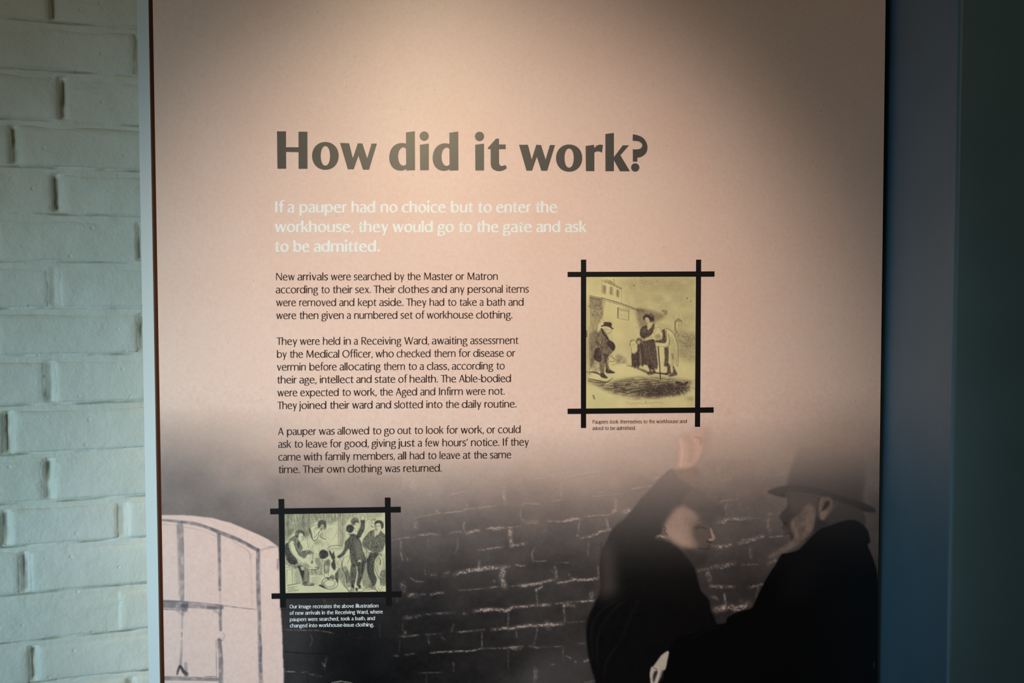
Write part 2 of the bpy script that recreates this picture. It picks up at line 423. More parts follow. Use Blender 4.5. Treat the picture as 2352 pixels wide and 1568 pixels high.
# ---- the printed photograph at the foot of the panel (flat print), canvas in photo pixels
cv = Cv(335, 880, 2052, 1720, 1.0, (1, 1, 1))
YY, XX = np.mgrid[0:cv.h, 0:cv.w].astype(float); YY += 880; XX += 335
def tab(y, pts): return np.interp(y, [p[0] for p in pts], [p[1] for p in pts])
FL = [(880, 0), (930, .02), (1000, .20), (1060, .34), (1120, .42), (1200, .49), (1300, .70), (1400, .84), (1568, .88), (1720, .97)]
FM = [(880, 0), (1000, .02), (1050, .10), (1100, .24), (1150, .37), (1200, .50), (1250, .61), (1300, .72), (1400, .84), (1500, .91), (1720, 1)]
FR1 = [(880, 0), (980, .0), (1050, .12), (1100, .24), (1150, .38), (1200, .50), (1250, .62), (1300, .71), (1400, .77), (1500, .78), (1568, .76), (1720, .96)]
FR2 = [(880, 0), (960, .02), (1000, .10), (1050, .20), (1100, .32), (1150, .45), (1200, .55), (1250, .63), (1300, .70), (1400, .80), (1568, .9), (1720, 1)]
FR3 = [(880, 0), (900, .01), (950, .08), (1000, .18), (1050, .29), (1100, .40), (1150, .50), (1200, .58), (1300, .68), (1400, .8), (1568, .92), (1720, 1)]
xs_ = [370, 900, 1300, 1700, 1980]; T = [tab(YY[:, 0], f) for f in (FL, FM, FR1, FR2, FR3)]
FOG = np.zeros_like(YY)
seg = np.clip(np.searchsorted(xs_, XX[0])-1, 0, 3)
for j in range(4):
    m_ = seg == j; t_ = np.clip((XX[0][m_]-xs_[j])/(xs_[j+1]-xs_[j]), 0, 1); t_ = t_*t_*(3-2*t_)
    FOG[:, m_] = T[j][:, None]*(1-t_)+T[j+1][:, None]*t_
mott = vnoise(cv.h, cv.w, 46, 60, 11, 4)-.5; fine = vnoise(cv.h, cv.w, 7, 7, 31, 3)-.5
FOG = np.clip(FOG + (mott*.16+fine*.07)*np.clip(FOG*2.2, 0, 1)*(1-.3*FOG), 0, .985)
GREYP = C(150, 134, 132)
def tone(D): 
    D = np.clip(D, 0, 1)[..., None]; P = PINK*(1-D)+DARK*D
    g = P.mean(-1, keepdims=True)*np.array([1.01, .99, 1.005])      # the photograph is nearly neutral where it is dark
    k = np.clip((D-.25)*1.2, 0, .7)
    return P*(1-k)+g*k
cv.a = tone(FOG)
SP = vnoise(cv.h, cv.w, 2.0, 2.2, 71, 1)*.55+vnoise(cv.h, cv.w, 7, 8, 72, 2)*.45; SPK = np.clip((SP-.36)*3.8, 0, 1)
SPH = vnoise(cv.h, cv.w, 1.9, 3, 91, 1)*.55+vnoise(cv.h, cv.w, 5, 12, 92, 2)*.45; SPH = np.clip((SPH-.37)*4, 0, 1)
MORT = C(226, 203, 193)
def mort(L):
    for it in L:
        pts, wd = it[0], it[1]; al = it[2] if len(it) > 2 else .45
        vert = len(pts) > 1 and abs(pts[-1][1]-pts[0][1]) > abs(pts[-1][0]-pts[0][0])
        tx = SPK if (vert or wd > 20) else SPH
        pp = cat(np.array(pts, float), 5, False) if len(pts) > 2 else np.array([np.array(pts[0])*(1-t_)+np.array(pts[1])*t_ for t_ in np.linspace(0, 1, 8)])
        pp = pp + rs.uniform(-1, 1, pp.shape)*wd*.28
        wv_ = wd*rs.uniform(.35, 1.35, 9); wv_[0] = wv_[-1] = wd*.3
        cv.line([tuple(q_) for q_ in pp], wv_, MORT, al*.70, 7, tx)
        cv.line(pts, [wd*1.9], MORT, al*.13, 20)
        if not vert: cv.line([(p[0], p[1]+wd*.75+3) for p in pts], [wd*.25, wd*.7, wd*.2], DARK, .14*al, 9)
cv.view(5.227, 880, 1080)
mort([([(240, 60), (290, 110), (370, 130), (350, 190)], 60, .3), ([(480, 70), (800, 50), (1000, 20)], 9, .3), ([(270, 345), (440, 335)], 10, .3), ([(535, 295), (590, 288)], 12, .4), ([(800, 297), (980, 250)], 14, .5), ([(250, 120), (235, 280)], 10, .25),
 ([(1420, 205), (1475, 205)], 14, .5), ([(1455, 250), (1460, 390)], 28, .5), ([(1810, 100), (1925, 95)], 14, .55), ([(1925, 95), (2120, 85)], 8, .3), ([(2130, 160), (2140, 310)], 20, .3), ([(1590, 150), (1680, 140)], 16, .35), ([(2050, 370), (2135, 350)], 16, .5), ([(1660, 430), (1710, 400), (1885, 405)], 12, .5),
 ([(370, 578), (480, 550), (590, 530), (690, 510)], 13, .6), ([(640, 470), (655, 510)], 16, .5), ([(730, 520), (800, 505), (950, 490), (1010, 465), (1360, 425)], 12, .55), ([(1005, 400), (1012, 440)], 14, .5), ([(1150, 465), (1250, 445)], 8, .3), ([(380, 620), (400, 690)], 40, .3), ([(600, 600), (640, 605)], 12, .3),
 ([(100, 842), (230, 815), (380, 800)], 15, .45), ([(420, 780), (500, 770), (600, 765), (660, 775)], 22, .6), ([(780, 770), (850, 740), (940, 740)], 15, .6), ([(985, 620), (965, 680), (1000, 770)], 18, .55), ([(1020, 750), (1090, 730), (1155, 720)], 26, .8), ([(1240, 700), (1340, 690), (1460, 685)], 18, .75), ([(1300, 705), (1400, 705)], 24, .6), ([(1480, 688), (1650, 672)], 8, .7), ([(1745, 630), (1850, 620)], 28, .75), ([(1980, 605), (2130, 617), (2230, 600), (2350, 575)], 20, .8), ([(1650, 480), (1650, 560), (1700, 620)], 14, .45),
 ([(215, 850), (210, 950), (235, 1080)], 14, .5), ([(290, 1040), (290, 1080)], 12, .4), ([(540, 830), (540, 930)], 10, .3), ([(895, 820), (890, 930), (865, 990)], 16, .35),
 ([(1525, 700), (1530, 800), (1540, 910)], 34, .8), ([(1540, 905), (1650, 890), (1710, 875)], 28, .75), ([(1150, 960), (1310, 935), (1460, 915)], 13, .65), ([(1820, 930), (1790, 1000), (1800, 1100)], 14, .5), ([(1800, 1085), (1870, 1090), (1960, 1085)], 12, .5), ([(2050, 1110), (2230, 1105)], 12, .35),
 ([(870, 1250), (950, 1220), (1130, 1190), (1390, 1160)], 36, .95), ([(1155, 1090), (1150, 1180)], 22, .9), ([(1430, 1160), (1520, 1155)], 20, .85), ([(1450, 1165), (1430, 1250), (1430, 1320), (1470, 1400)], 46, .75), ([(1590, 1130), (1640, 1145), (1700, 1140)], 16, .65), ([(2070, 1150), (2090, 1300)], 16, .55), ([(2020, 1190), (2050, 1230)], 14, .4),
 ([(1650, 1390), (1800, 1370), (1900, 1350), (2050, 1310)], 26, .8), ([(2080, 1350), (2230, 1330), (2330, 1295)], 16, .7), ([(1280, 1398), (1400, 1392)], 8, .4),
 ([(330, 1290), (390, 1330), (480, 1335)], 12, .45), ([(500, 1190), (510, 1250)], 14, .35), ([(570, 1255), (640, 1250)], 18, .5), ([(730, 1235), (790, 1220)], 16, .6), ([(700, 1280), (745, 1270)], 12, .4), ([(1330, 1320), (1340, 1340)], 16, .4), ([(1920, 730), (1950, 725)], 10, .4)])
cv.view(4.523, 880, 1300)
mort([([(200, 180), (215, 250)], 40, .4), ([(265, 305), (350, 300)], 30, .65), ([(390, 295), (440, 292)], 16, .5), ([(490, 290), (620, 275)], 20, .55), ([(790, 250), (980, 238), (1180, 215)], 10, .5), ([(1230, 215), (1270, 205)], 16, .6), ([(1330, 208), (1420, 200)], 8, .5), ([(1420, 195), (1570, 185), (1740, 145)], 18, .8), ([(1590, 240), (1600, 330), (1600, 395)], 13, .55), ([(1590, 250), (1650, 205)], 20, .8), ([(1820, 170), (1960, 150)], 14, .6), ([(2030, 150), (2130, 140), (2230, 128)], 20, .8), ([(2240, 0), (2240, 120)], 13, .65), ([(1780, 0), (1800, 130)], 14, .5),
 ([(210, 540), (320, 525), (400, 510)], 28, .4), ([(440, 500), (560, 490), (740, 485)], 18, .45), ([(840, 495), (860, 492)], 20, .5), ([(950, 465), (1050, 455), (1180, 450), (1270, 460), (1350, 420)], 28, .95), ([(1370, 425), (1550, 412), (1730, 400)], 24, .95), ([(1790, 390), (1900, 375), (2080, 365), (2210, 355)], 14, .85), ([(1875, 400), (1880, 480), (1890, 570)], 13, .7), ([(1870, 410), (1910, 400)], 26, .5), ([(1300, 480), (1300, 560), (1290, 640)], 9, .7),
 ([(210, 728), (370, 715)], 15, .55), ([(430, 710), (600, 700)], 10, .5), ([(230, 680), (232, 690)], 20, .5), ([(770, 685), (900, 675), (1050, 657)], 12, .9), ([(1130, 660), (1290, 640)], 22, .95), ([(1310, 650), (1480, 620), (1700, 610), (1860, 598)], 28, 1.), ([(1700, 585), (1720, 640)], 34, .7), ([(1600, 640), (1590, 720), (1560, 830)], 9, .65), ([(1385, 680), (1387, 740)], 14, .55), ([(1025, 690), (1028, 850)], 8, .8), ([(465, 720), (480, 810)], 14, .5), ([(610, 740), (640, 760)], 16, .3), ([(205, 560), (205, 700)], 6, .3), ([(730, 600), (710, 680)], 14, .3),
 ([(110, 930), (160, 930)], 12, .4), ([(230, 925), (340, 905)], 14, .45), ([(490, 900), (700, 885), (900, 880), (1040, 855), (1240, 850), (1450, 832)], 12, .9), ([(1330, 845), (1420, 850)], 28, .65), ([(1520, 830), (1620, 850)], 14, .65), ([(1620, 840), (1860, 830)], 8, .5), ([(1870, 840), (1870, 980)], 8, .4), ([(730, 1000), (735, 1090)], 14, .4), ([(1300, 870), (1300, 1060)], 6, .5), ([(370, 1110), (620, 1100)], 9, .45), ([(1575, 1050), (1570, 1210)], 17, .8), ([(1600, 1070), (1590, 1180)], 10, .6), ([(1900, 930), (1950, 955)], 6, .6), ([(2090, 990), (2130, 975)], 16, .7), ([(1740, 1020), (1780, 1020)], 10, .6), ([(450, 1130), (450, 1212)], 8, .35), ([(175, 780), (165, 900)], 5, .3), ([(1960, 120), (2000, 135)], 10, .5)])
cv.poly([(1500, 1000), (1900, 900), (2140, 950), (2200, 1220), (1500, 1400)], C(98, 97, 101), .35, 60)
cv.view(5.6, 1300, 960)
mort([([(0, 1310), (100, 1285), (200, 1305)], 14, .75), ([(180, 1310), (160, 1420), (170, 1450)], 13, .65), ([(140, 1510), (155, 1512)], 20, .5), ([(230, 1270), (400, 1250), (540, 1250), (640, 1190)], 14, .75), ([(640, 1050), (640, 1180)], 24, .45), ([(615, 1195), (655, 1180)], 36, .5), ([(730, 1210), (825, 1188)], 38, .75), ([(520, 1300), (545, 1430)], 26, .55), ([(200, 1545), (400, 1490), (450, 1460), (570, 1430)], 26, .85), ([(340, 1008), (480, 1000), (730, 970)], 9, .55), ([(400, 960), (480, 955)], 16, .3), ([(850, 915), (940, 895), (1000, 890), (1110, 865)], 22, .5), ([(1140, 780), (1190, 760)], 26, .4), ([(0, 770), (220, 720), (420, 690), (520, 690)], 20, .4), ([(720, 660), (840, 650)], 14, .4), ([(480, 830), (510, 835)], 12, .3), ([(300, 430), (700, 430)], 16, .22), ([(880, 370), (1000, 360)], 12, .2), ([(1150, 1540), (1200, 1510), (1290, 1545)], 26, .8), ([(1640, 800), (1720, 790)], 26, .3), ([(1960, 640), (1975, 760)], 26, .3), ([(1880, 770), (2110, 790), (2120, 740)], 18, .25)])
cv.view(5.6, 1650, 960)
mort([([(20, 1095), (60, 1060), (100, 1060), (250, 1050)], 22, .6), ([(248, 940), (245, 1050)], 10, .45), ([(120, 1090), (80, 1190), (110, 1240)], 11, .55), ([(0, 1340), (70, 1340), (120, 1300), (280, 1300), (390, 1285)], 34, .75), ([(400, 1290), (540, 1285)], 10, .35), ([(640, 1260), (660, 1225), (690, 1245)], 22, .5), ([(640, 1300), (640, 1400), (670, 1470)], 32, .4), ([(790, 1220), (800, 1240)], 30, .4), ([(590, 1315), (660, 1305)], 14, .4), ([(300, 1568), (450, 1550), (580, 1520)], 24, .55), ([(660, 1530), (740, 1520), (830, 1515)], 18, .45), ([(680, 745), (850, 715)], 12, .35), ([(300, 465), (560, 430), (660, 400)], 14, .2), ([(1100, 350), (1360, 320)], 12, .2), ([(870, 390), (900, 380)], 22, .2), ([(1910, 760), (1905, 860)], 20, .15), ([(150, 740), (160, 800)], 24, .25), ([(0, 800), (130, 805)], 14, .25)])
cv.view(4.505, 1650, 1220)
mort([([(0, 165), (130, 140)], 24, .7), ([(215, 125), (300, 110), (460, 50)], 28, .65), ([(540, 60), (670, 45)], 14, .4), ([(330, 170), (338, 265)], 26, .4), ([(0, 372), (80, 350), (160, 330)], 34, .7), ([(240, 345), (410, 345)], 13, .4), ([(520, 340), (600, 290)], 32, .45), ([(0, 575), (160, 575)], 22, .65), ([(310, 585), (400, 560), (470, 545)], 22, .6), ([(415, 560), (395, 670)], 18, .5), ([(65, 650), (70, 770)], 18, .6), ([(-10, 815), (50, 790), (120, 780), (180, 800), (310, 750)], 44, .9), ([(230, 715), (240, 716)], 20, .4)])
cv.view(4.505, 1300, 1220)
mort([([(1340, 410), (1500, 380), (1560, 350)], 24, .6), ([(1470, 420), (1490, 520)], 34, .5), ([(1490, 570), (1600, 570)], 24, .6), ([(1530, 810), (1640, 800)], 44, .7), ([(1640, 650), (1650, 760)], 16, .5), ([(1510, 670), (1570, 700)], 26, .35), ([(1500, 150), (1600, 165)], 28, .6),
 ([(60, 490), (150, 505), (330, 488)], 18, .7), ([(330, 370), (342, 450)], 12, .6), ([(0, 745), (50, 770), (90, 770)], 20, .6), ([(130, 725), (310, 715)], 12, .6), ([(270, 635), (255, 700)], 34, .45), ([(0, 945), (200, 930)], 9, .45), ([(120, 1165), (210, 1155)], 14, .35), ([(190, 1340), (235, 1330)], 16, .65), ([(200, 1560), (300, 1550)], 14, .5), ([(235, 90), (225, 260)], 10, .35), ([(30, 440), (34, 460)], 14, .5), ([(0, 1290), (50, 1310)], 7, .5), ([(90, 1348), (105, 1350)], 14, .5)])
# lower left wall below the small picture
cv.view(6.877, 630, 1340)
cv.poly([(60, 410), (500, 410), (560, 700), (600, 1700), (60, 1700)], C(88, 86, 90), .42, 150)
cv.poly([(1000, 800), (1800, 760), (1900, 1700), (1000, 1700)], C(14, 16, 22), .38, 170)
mort([([(110, 722), (400, 735), (680, 740), (930, 780)], 14, .6), ([(170, 1385), (320, 1392)], 16, .75), ([(440, 1398), (520, 1395)], 12, .5), ([(560, 1430), (620, 1440), (740, 1470)], 20, .5), ([(560, 800), (600, 870), (570, 980)], 9, .45), ([(830, 1160), (790, 1340)], 22, .45), ([(755, 1250), (790, 1300)], 26, .3), ([(110, 580), (130, 900)], 14, .35), ([(145, 1200), (160, 1560)], 16, .45), ([(780, 230), (800, 300)], 14, .35), ([(1190, 790), (1195, 800)], 14, .3), ([(1330, 860), (1370, 850)], 14, .3), ([(1660, 620), (1670, 850)], 14, .2), ([(1960, 810), (2050, 850)], 30, .2), ([(130, 390), (210, 395)], 8, .4), ([(1900, 1130), (1970, 1140)], 12, .3), ([(1980, 850), (1975, 1060)], 6, .2), ([(1940, 230), (1930, 310)], 14, .25)])
cv.line([(130, 1070), (400, 1095), (870, 1115)], [10, 14, 8], C(14, 15, 20), .7, 8)
cv.line([(100, 395), (360, 405)], [8, 10, 6], C(18, 18, 24), .6, 8)
cv.line([(520, 1440), (530, 1568)], [10], C(18, 18, 24), .6, 8)
cv.line([(900, 1568), (990, 1552), (1070, 1545), (1230, 1568)], [8, 14, 8], C(215, 205, 200), .8, 5)
# window
cv.view(3.351, 350, 1100)
WPN = C(238, 208, 199)
cv.poly([(0, 276), (68, 276), (180, 275), (300, 280), (380, 290), (460, 298), (530, 318), (600, 335), (680, 368), (760, 402), (830, 432), (890, 462), (970, 520), (975, 620), (982, 700), (985, 800), (988, 1000), (1000, 1200), (1004, 1350), (1010, 1480), (1012, 1568), (1015, 2000), (0, 2000)], WPN, 1, 3, smooth=False)
GW = C(84, 84, 94)
tx = np.clip(.84+(vnoise(cv.h, cv.w, 12, 12, 5, 3)-.5)*1.3, 0, 1)
for pts, wd, al, bl in [([(40, 312), (200, 325), (300, 340), (380, 358), (450, 383), (540, 418), (680, 475), (810, 548)], [16, 24, 22, 30, 24], .72, 10),
    ([(300, 325), (450, 375), (660, 462), (820, 540)], [5, 8, 7, 6], .5, 4), ([(60, 345), (200, 360), (400, 400), (490, 440)], [6], .22, 8), ([(620, 480), (740, 555), (755, 620)], [6], .3, 8),
    ([(815, 545), (815, 800), (822, 1000), (825, 1200), (830, 1400), (838, 1600)], [28, 30, 26, 28, 32], .66, 10), ([(800, 560), (803, 1000)], [5], .35, 5), ([(828, 1200), (838, 1300), (832, 1400)], [12, 16, 10], .7, 8), ([(755, 580), (768, 980)], [10], .13, 12),
    ([(212, 350), (222, 600), (228, 930)], [46, 42, 26], .48, 14), ([(236, 370), (240, 650), (242, 930)], [6], .45, 4), ([(190, 360), (205, 900)], [8], .25, 10),
    ([(512, 425), (516, 600), (519, 850)], [28, 24, 20], .6, 8), ([(520, 850), (522, 950)], [18], .15, 10), ([(522, 985), (525, 1160)], [24, 26, 22], .6, 6), ([(515, 1236), (526, 1400), (528, 1568)], [30, 34, 34], .56, 12), ([(524, 1240), (540, 1420)], [8], .4, 5),
    ([(60, 958), (245, 970)], [60, 64], .62, 10), ([(60, 935), (300, 945), (540, 970)], [8], .6, 4), ([(60, 1000), (240, 1008)], [10], .55, 5), ([(245, 968), (400, 978), (535, 984)], [46, 38, 30], .5, 10), ([(240, 980), (250, 1000)], [46], .6, 12), ([(430, 990), (530, 992)], [24], .5, 10), ([(535, 972), (680, 990), (800, 1003)], [7, 6], .65, 4),
    ([(232, 1020), (228, 1150)], [16, 14, 10], .35, 8), ([(226, 1180), (226, 1215)], [10], .6, 6), ([(226, 1240), (222, 1360), (214, 1440)], [14, 16, 24], .4, 10), ([(190, 1500), (212, 1440), (240, 1480), (262, 1500)], [14, 22, 34], .75, 8), ([(258, 1420), (258, 1500)], [26], .35, 10),
    ([(60, 1532), (240, 1534), (500, 1540)], [34, 32, 28], .55, 8), ([(490, 1240), (492, 1400), (494, 1515)], [5], .5, 4), ([(400, 1516), (495, 1520)], [6], .6, 4), ([(545, 1185), (556, 1205), (545, 1230)], [8], .3, 5), ([(500, 1236), (540, 1240)], [6], .6, 4),
    ([(265, 965), (278, 985), (265, 1005)], [8], .3, 5), ([(840, 545), (900, 525), (965, 520)], [10, 20, 10], .28, 12), ([(965, 620), (966, 690)], [14], .5, 14), ([(972, 700), (980, 1000)], [8], .25, 8), ([(200, 1010), (235, 1040)], [30], .25, 14), ([(475, 1010), (520, 1040)], [24], .3, 12)]:
    cv.line(pts, wd, GW*(.45 if al > .7 and wd[0] == 14 else 1), al, bl, tx)
# ---- the two men
FADEY = np.clip((YY-1000)/150, 0, 1)
def body(pts, view, prof, blur=3, al=1.):
    cv.view(*view); cv.poly(pts, tone(tab(YY, prof)+fine*.03), al, blur)
V7 = (2.579, 1300, 960)
# left man: raised fist
cv.view(*V7)
cv.poly([(672, 125), (690, 105), (730, 88), (790, 62), (840, 48), (862, 90), (850, 140), (830, 190), (815, 240), (800, 300), (760, 360), (720, 390), (670, 350), (632, 300), (660, 268), (664, 200)], C(190, 158, 146), .35, 12)
cv.poly([(672, 125), (690, 105), (730, 92), (790, 70), (820, 70), (800, 110), (810, 160), (790, 230), (740, 290), (700, 300), (640, 302), (664, 268), (667, 200)], C(232, 194, 180), .75, 6)
cv.line([(762, 110), (795, 120), (797, 160)], [8, 14, 8], C(170, 140, 128), .4, 8)
cv.line([(675, 125), (690, 200), (680, 280)], [10, 14, 12], C(244, 208, 194), .5, 12)
cv.line([(720, 120), (745, 180), (740, 250)], [40], C(180, 148, 136), .28, 26)
cv.poly([(640, 302), (700, 296), (770, 290), (800, 330), (780, 380), (735, 400), (680, 370), (645, 330)], C(160, 140, 128), .6, 10)
PRA = [(1040, .28), (1075, .33), (1120, .44), (1180, .59), (1230, .72), (1280, .84), (1330, .93), (1400, .97)]
# lighter back of the coat, then the dark core
body([(640, 305), (560, 352), (500, 420), (440, 480), (395, 540), (340, 600), (275, 655), (235, 735), (208, 790), (198, 890), (200, 970), (190, 1040), (170, 1110), (300, 1100), (400, 1000), (500, 700), (640, 500)], V7, [(1080, .36), (1200, .62), (1280, .74), (1340, .80), (1400, .86)], 4)
body([(640, 305), (660, 340), (700, 375), (745, 402), (738, 440), (715, 472), (690, 505), (655, 560), (620, 600), (588, 640), (570, 675), (528, 708), (565, 722), (620, 738), (665, 765), (715, 815), (750, 860), (768, 900), (780, 950), (800, 1020), (848, 1078), (856, 1130), (880, 1180), (900, 1222), (1000, 1260), (1000, 1600), (560, 1640), (200, 1640), (175, 1560), (150, 1480), (132, 1400), (121, 1300), (122, 1230), (140, 1160), (170, 1100), (195, 1050), (205, 980), (199, 890), (210, 790), (238, 735), (280, 657), (345, 602), (400, 540), (450, 480), (505, 420), (565, 355)], V7, PRA, 5)
cv.view(*V7)
cv.poly([(205, 760), (260, 740), (285, 880), (300, 1020), (240, 1060), (195, 1060), (205, 900)], C(104, 95, 94), .62, 32)
for pts, wd, al in [([(335, 1090), (240, 1180), (190, 1300), (185, 1450)], [10, 16, 14, 8], .35), ([(300, 1080), (200, 1150), (150, 1260), (160, 1420)], [6, 10, 6], .4), ([(430, 1080), (380, 1180), (330, 1300)], [14, 18, 8], .22), ([(225, 1530), (240, 1440), (300, 1350)], [8, 8, 5], .4), ([(280, 1120), (215, 1220), (200, 1350)], [8], -.6)]:
    cv.line(pts, wd, C(56, 55, 57) if al > 0 else C(6, 6, 9), abs(al)*.75, 18)
cv.line([(210, 740), (205, 790)], [10, 14, 6], C(70, 60, 58), .5, 8)
# his head: dark cap, pale hair, face in shade
body([(690, 500), (700, 470), (735, 440), (745, 405), (800, 430), (850, 470), (900, 500), (935, 530), (950, 572), (920, 582), (860, 572), (800, 560), (740, 545)], V7, [(1100, .40), (1140, .45), (1170, .56), (1200, .60)], 6, .85)
body([(748, 600), (770, 560), (830, 565), (900, 575), (880, 610), (868, 650), (874, 700), (868, 730), (862, 760), (850, 790), (838, 830), (820, 868), (780, 885), (740, 840), (700, 780), (740, 740), (760, 690)], V7, [(1160, .56), (1200, .60), (1250, .68), (1300, .80)], 14, .95)
cv.view(*V7)
cv.poly([(650, 535), (668, 525), (700, 528), (740, 545), (770, 570), (790, 600), (760, 622), (745, 645), (752, 690), (765, 720), (785, 750), (760, 768), (720, 766), (680, 756), (640, 735), (605, 712), (583, 682), (580, 640), (600, 600), (625, 565)], C(186, 158, 146), .85, 12)
cv.poly([(700, 560), (760, 585), (770, 605), (745, 640), (720, 650), (705, 620)], C(150, 128, 118), .45, 14)
for k in range(26):
    x = 600+k*5.5; y0 = 548+abs(k-10)*2.5
    cv.line([(x+26, y0), (x+10+rs.uniform(-6, 6), y0+60), (x+rs.uniform(-4, 10), y0+rs.uniform(110, 150))], [2, 4, 2], C(232, 202, 187) if k % 2 else C(150, 128, 118), .13, 7)
cv.poly([(610, 665), (650, 660), (700, 690), (740, 720), (760, 755), (710, 762), (650, 740)], C(206, 174, 160), .45, 18)
cv.line([(578, 640), (590, 655), (583, 672), (600, 690)], [7], C(70, 60, 60), .6, 4)
cv.poly([(748, 610), (790, 600), (840, 625), (862, 660), (866, 720), (845, 760), (815, 790), (770, 790), (745, 740), (740, 680)], C(128, 112, 106), .55, 22)
cv.line([(755, 632), (780, 620), (805, 618)], [6, 9, 4], C(150, 132, 124), .55, 6)
cv.line([(770, 652), (800, 645), (830, 655)], [6], C(46, 42, 44), .5, 10)
cv.line([(858, 655), (866, 685), (874, 712), (850, 722)], [8, 18, 14], C(190, 164, 150), .8, 8)
cv.line([(838, 728), (860, 735)], [8, 6], C(28, 26, 30), .7, 5)
cv.line([(785, 772), (830, 775), (850, 770)], [5], C(46, 42, 44), .5, 6)
cv.poly([(700, 780), (760, 790), (830, 870), (800, 890), (750, 850)], C(78, 68, 66), .35, 14)
# right man: tall hat, face in profile, coat
V2 = (5.6, 1650, 960)
body([(960, 560), (1000, 460), (1060, 385), (1200, 368), (1400, 372), (1600, 400), (1760, 450), (1885, 520), (1888, 700), (1875, 850), (1860, 1000), (1850, 1090), (1700, 1120), (1500, 1050), (1200, 960), (1000, 900), (872, 880), (900, 760), (930, 650)], V2, [(1020, .22), (1050, .31), (1080, .42), (1110, .54), (1150, .66)], 20, .8)
body([(628, 952), (700, 905), (780, 880), (900, 862), (1100, 870), (1300, 905), (1450, 950), (1600, 1000), (1850, 1080), (1960, 1130), (2030, 1190), (1980, 1215), (1850, 1200), (1800, 1230), (1600, 1130), (1400, 1020), (1200, 985), (1000, 965), (880, 968), (870, 1020), (800, 1012), (700, 985)], V2, [(1110, .55), (1130, .60), (1150, .68), (1175, .75)], 8, .95)
body([(872, 970), (1000, 965), (1300, 1005), (1500, 1060), (1850, 1190), (1880, 1400), (1700, 1480), (1400, 1440), (1150, 1568), (950, 1600), (930, 1500), (870, 1460), (820, 1420), (835, 1370), (800, 1300), (780, 1240), (850, 1180), (890, 1110), (880, 1040)], V2, [(1130, .58), (1160, .63), (1200, .69), (1240, .78)], 9, .95)
cv.view(*V2)
cv.poly([(900, 1000), (1250, 1010), (1280, 1110), (1200, 1250), (1100, 1200), (960, 1230), (920, 1110)], C(136, 122, 116), .35, 30)
cv.poly([(960, 1290), (1040, 1240), (1160, 1100), (1250, 1180), (1230, 1400), (1180, 1500), (1100, 1568), (1010, 1640), (850, 1730), (700, 1790), (640, 1780), (760, 1700), (880, 1620), (960, 1540), (935, 1440), (925, 1360)], C(158, 136, 126), .85, 16, np.clip(.75+(vnoise(cv.h, cv.w, 14, 9, 205, 3)-.5)*.9, 0, 1))
cv.poly([(1290, 1200), (1300, 1080), (1330, 1020), (1380, 1010), (1440, 1020), (1475, 1080), (1460, 1170), (1410, 1250), (1350, 1315), (1310, 1305), (1292, 1260)], C(138, 119, 111), .85, 10)
cv.poly([(1345, 1150), (1375, 1080), (1420, 1060), (1430, 1110), (1390, 1160), (1330, 1195)], C(62, 56, 56), .8, 8)
cv.poly([(1315, 1220), (1360, 1195), (1400, 1200), (1370, 1270), (1330, 1300)], C(172, 148, 136), .5, 8)
cv.line([(1340, 1030), (1310, 1110), (1300, 1190)], [16, 12, 10], C(176, 152, 140), .5, 8)
cv.line([(1530, 1050), (1520, 1100), (1480, 1170)], [16], C(130, 118, 114), .35, 10)
cv.poly([(1260, 1260), (1240, 1400), (1180, 1500), (1260, 1440), (1420, 1360), (1350, 1320), (1300, 1310)], C(62, 60, 62), .8, 12)
cv.line([(840, 1345), (860, 1350), (880, 1350)], [14], C(34, 32, 36), .55, 8)
cv.line([(830, 1180), (780, 1230), (800, 1250)], [14, 26, 10], C(130, 116, 112), .5, 10)
cv.poly([(820, 1420), (870, 1390), (930, 1430), (930, 1480), (860, 1470)], C(104, 94, 92), .5, 12)
cv.line([(840, 1500), (900, 1485), (930, 1490)], [12], C(40, 36, 38), .5, 8)
body([(1640, 1730), (1770, 1700), (1870, 1640), (1960, 1600), (2010, 1560), (2060, 1530), (2200, 1480), (2200, 1700), (2020, 1600)], (5.6, 1350, 960), [(1200, .9)], 5, 0.)
PRC = [(1180, .84), (1230, .90), (1270, .95), (1330, 1.0)]
body([(650, 240), (700, 228), (780, 208), (840, 180), (900, 120), (990, 30), (1060, -30), (1150, -60), (1300, -110), (1400, -120), (1480, -80), (1540, -20), (1560, 40), (1570, 110), (1545, 140), (1580, 230), (1620, 340), (1640, 420), (1650, 560), (1650, 1100), (1640, 1700), (-560, 1700), (-500, 1200), (-330, 1080), (-120, 1020), (0, 965), (75, 945), (95, 895), (150, 860), (200, 835), (280, 815), (345, 795), (375, 745), (410, 660), (445, 590), (480, 520), (540, 420), (600, 330)], (4.505, 1650, 1220), PRC, 5)
cv.view(4.505, 1650, 1220)
cv.poly([(700, 300), (900, 260), (1100, 400), (900, 700), (600, 700)], C(36, 36, 42), .35, 90)
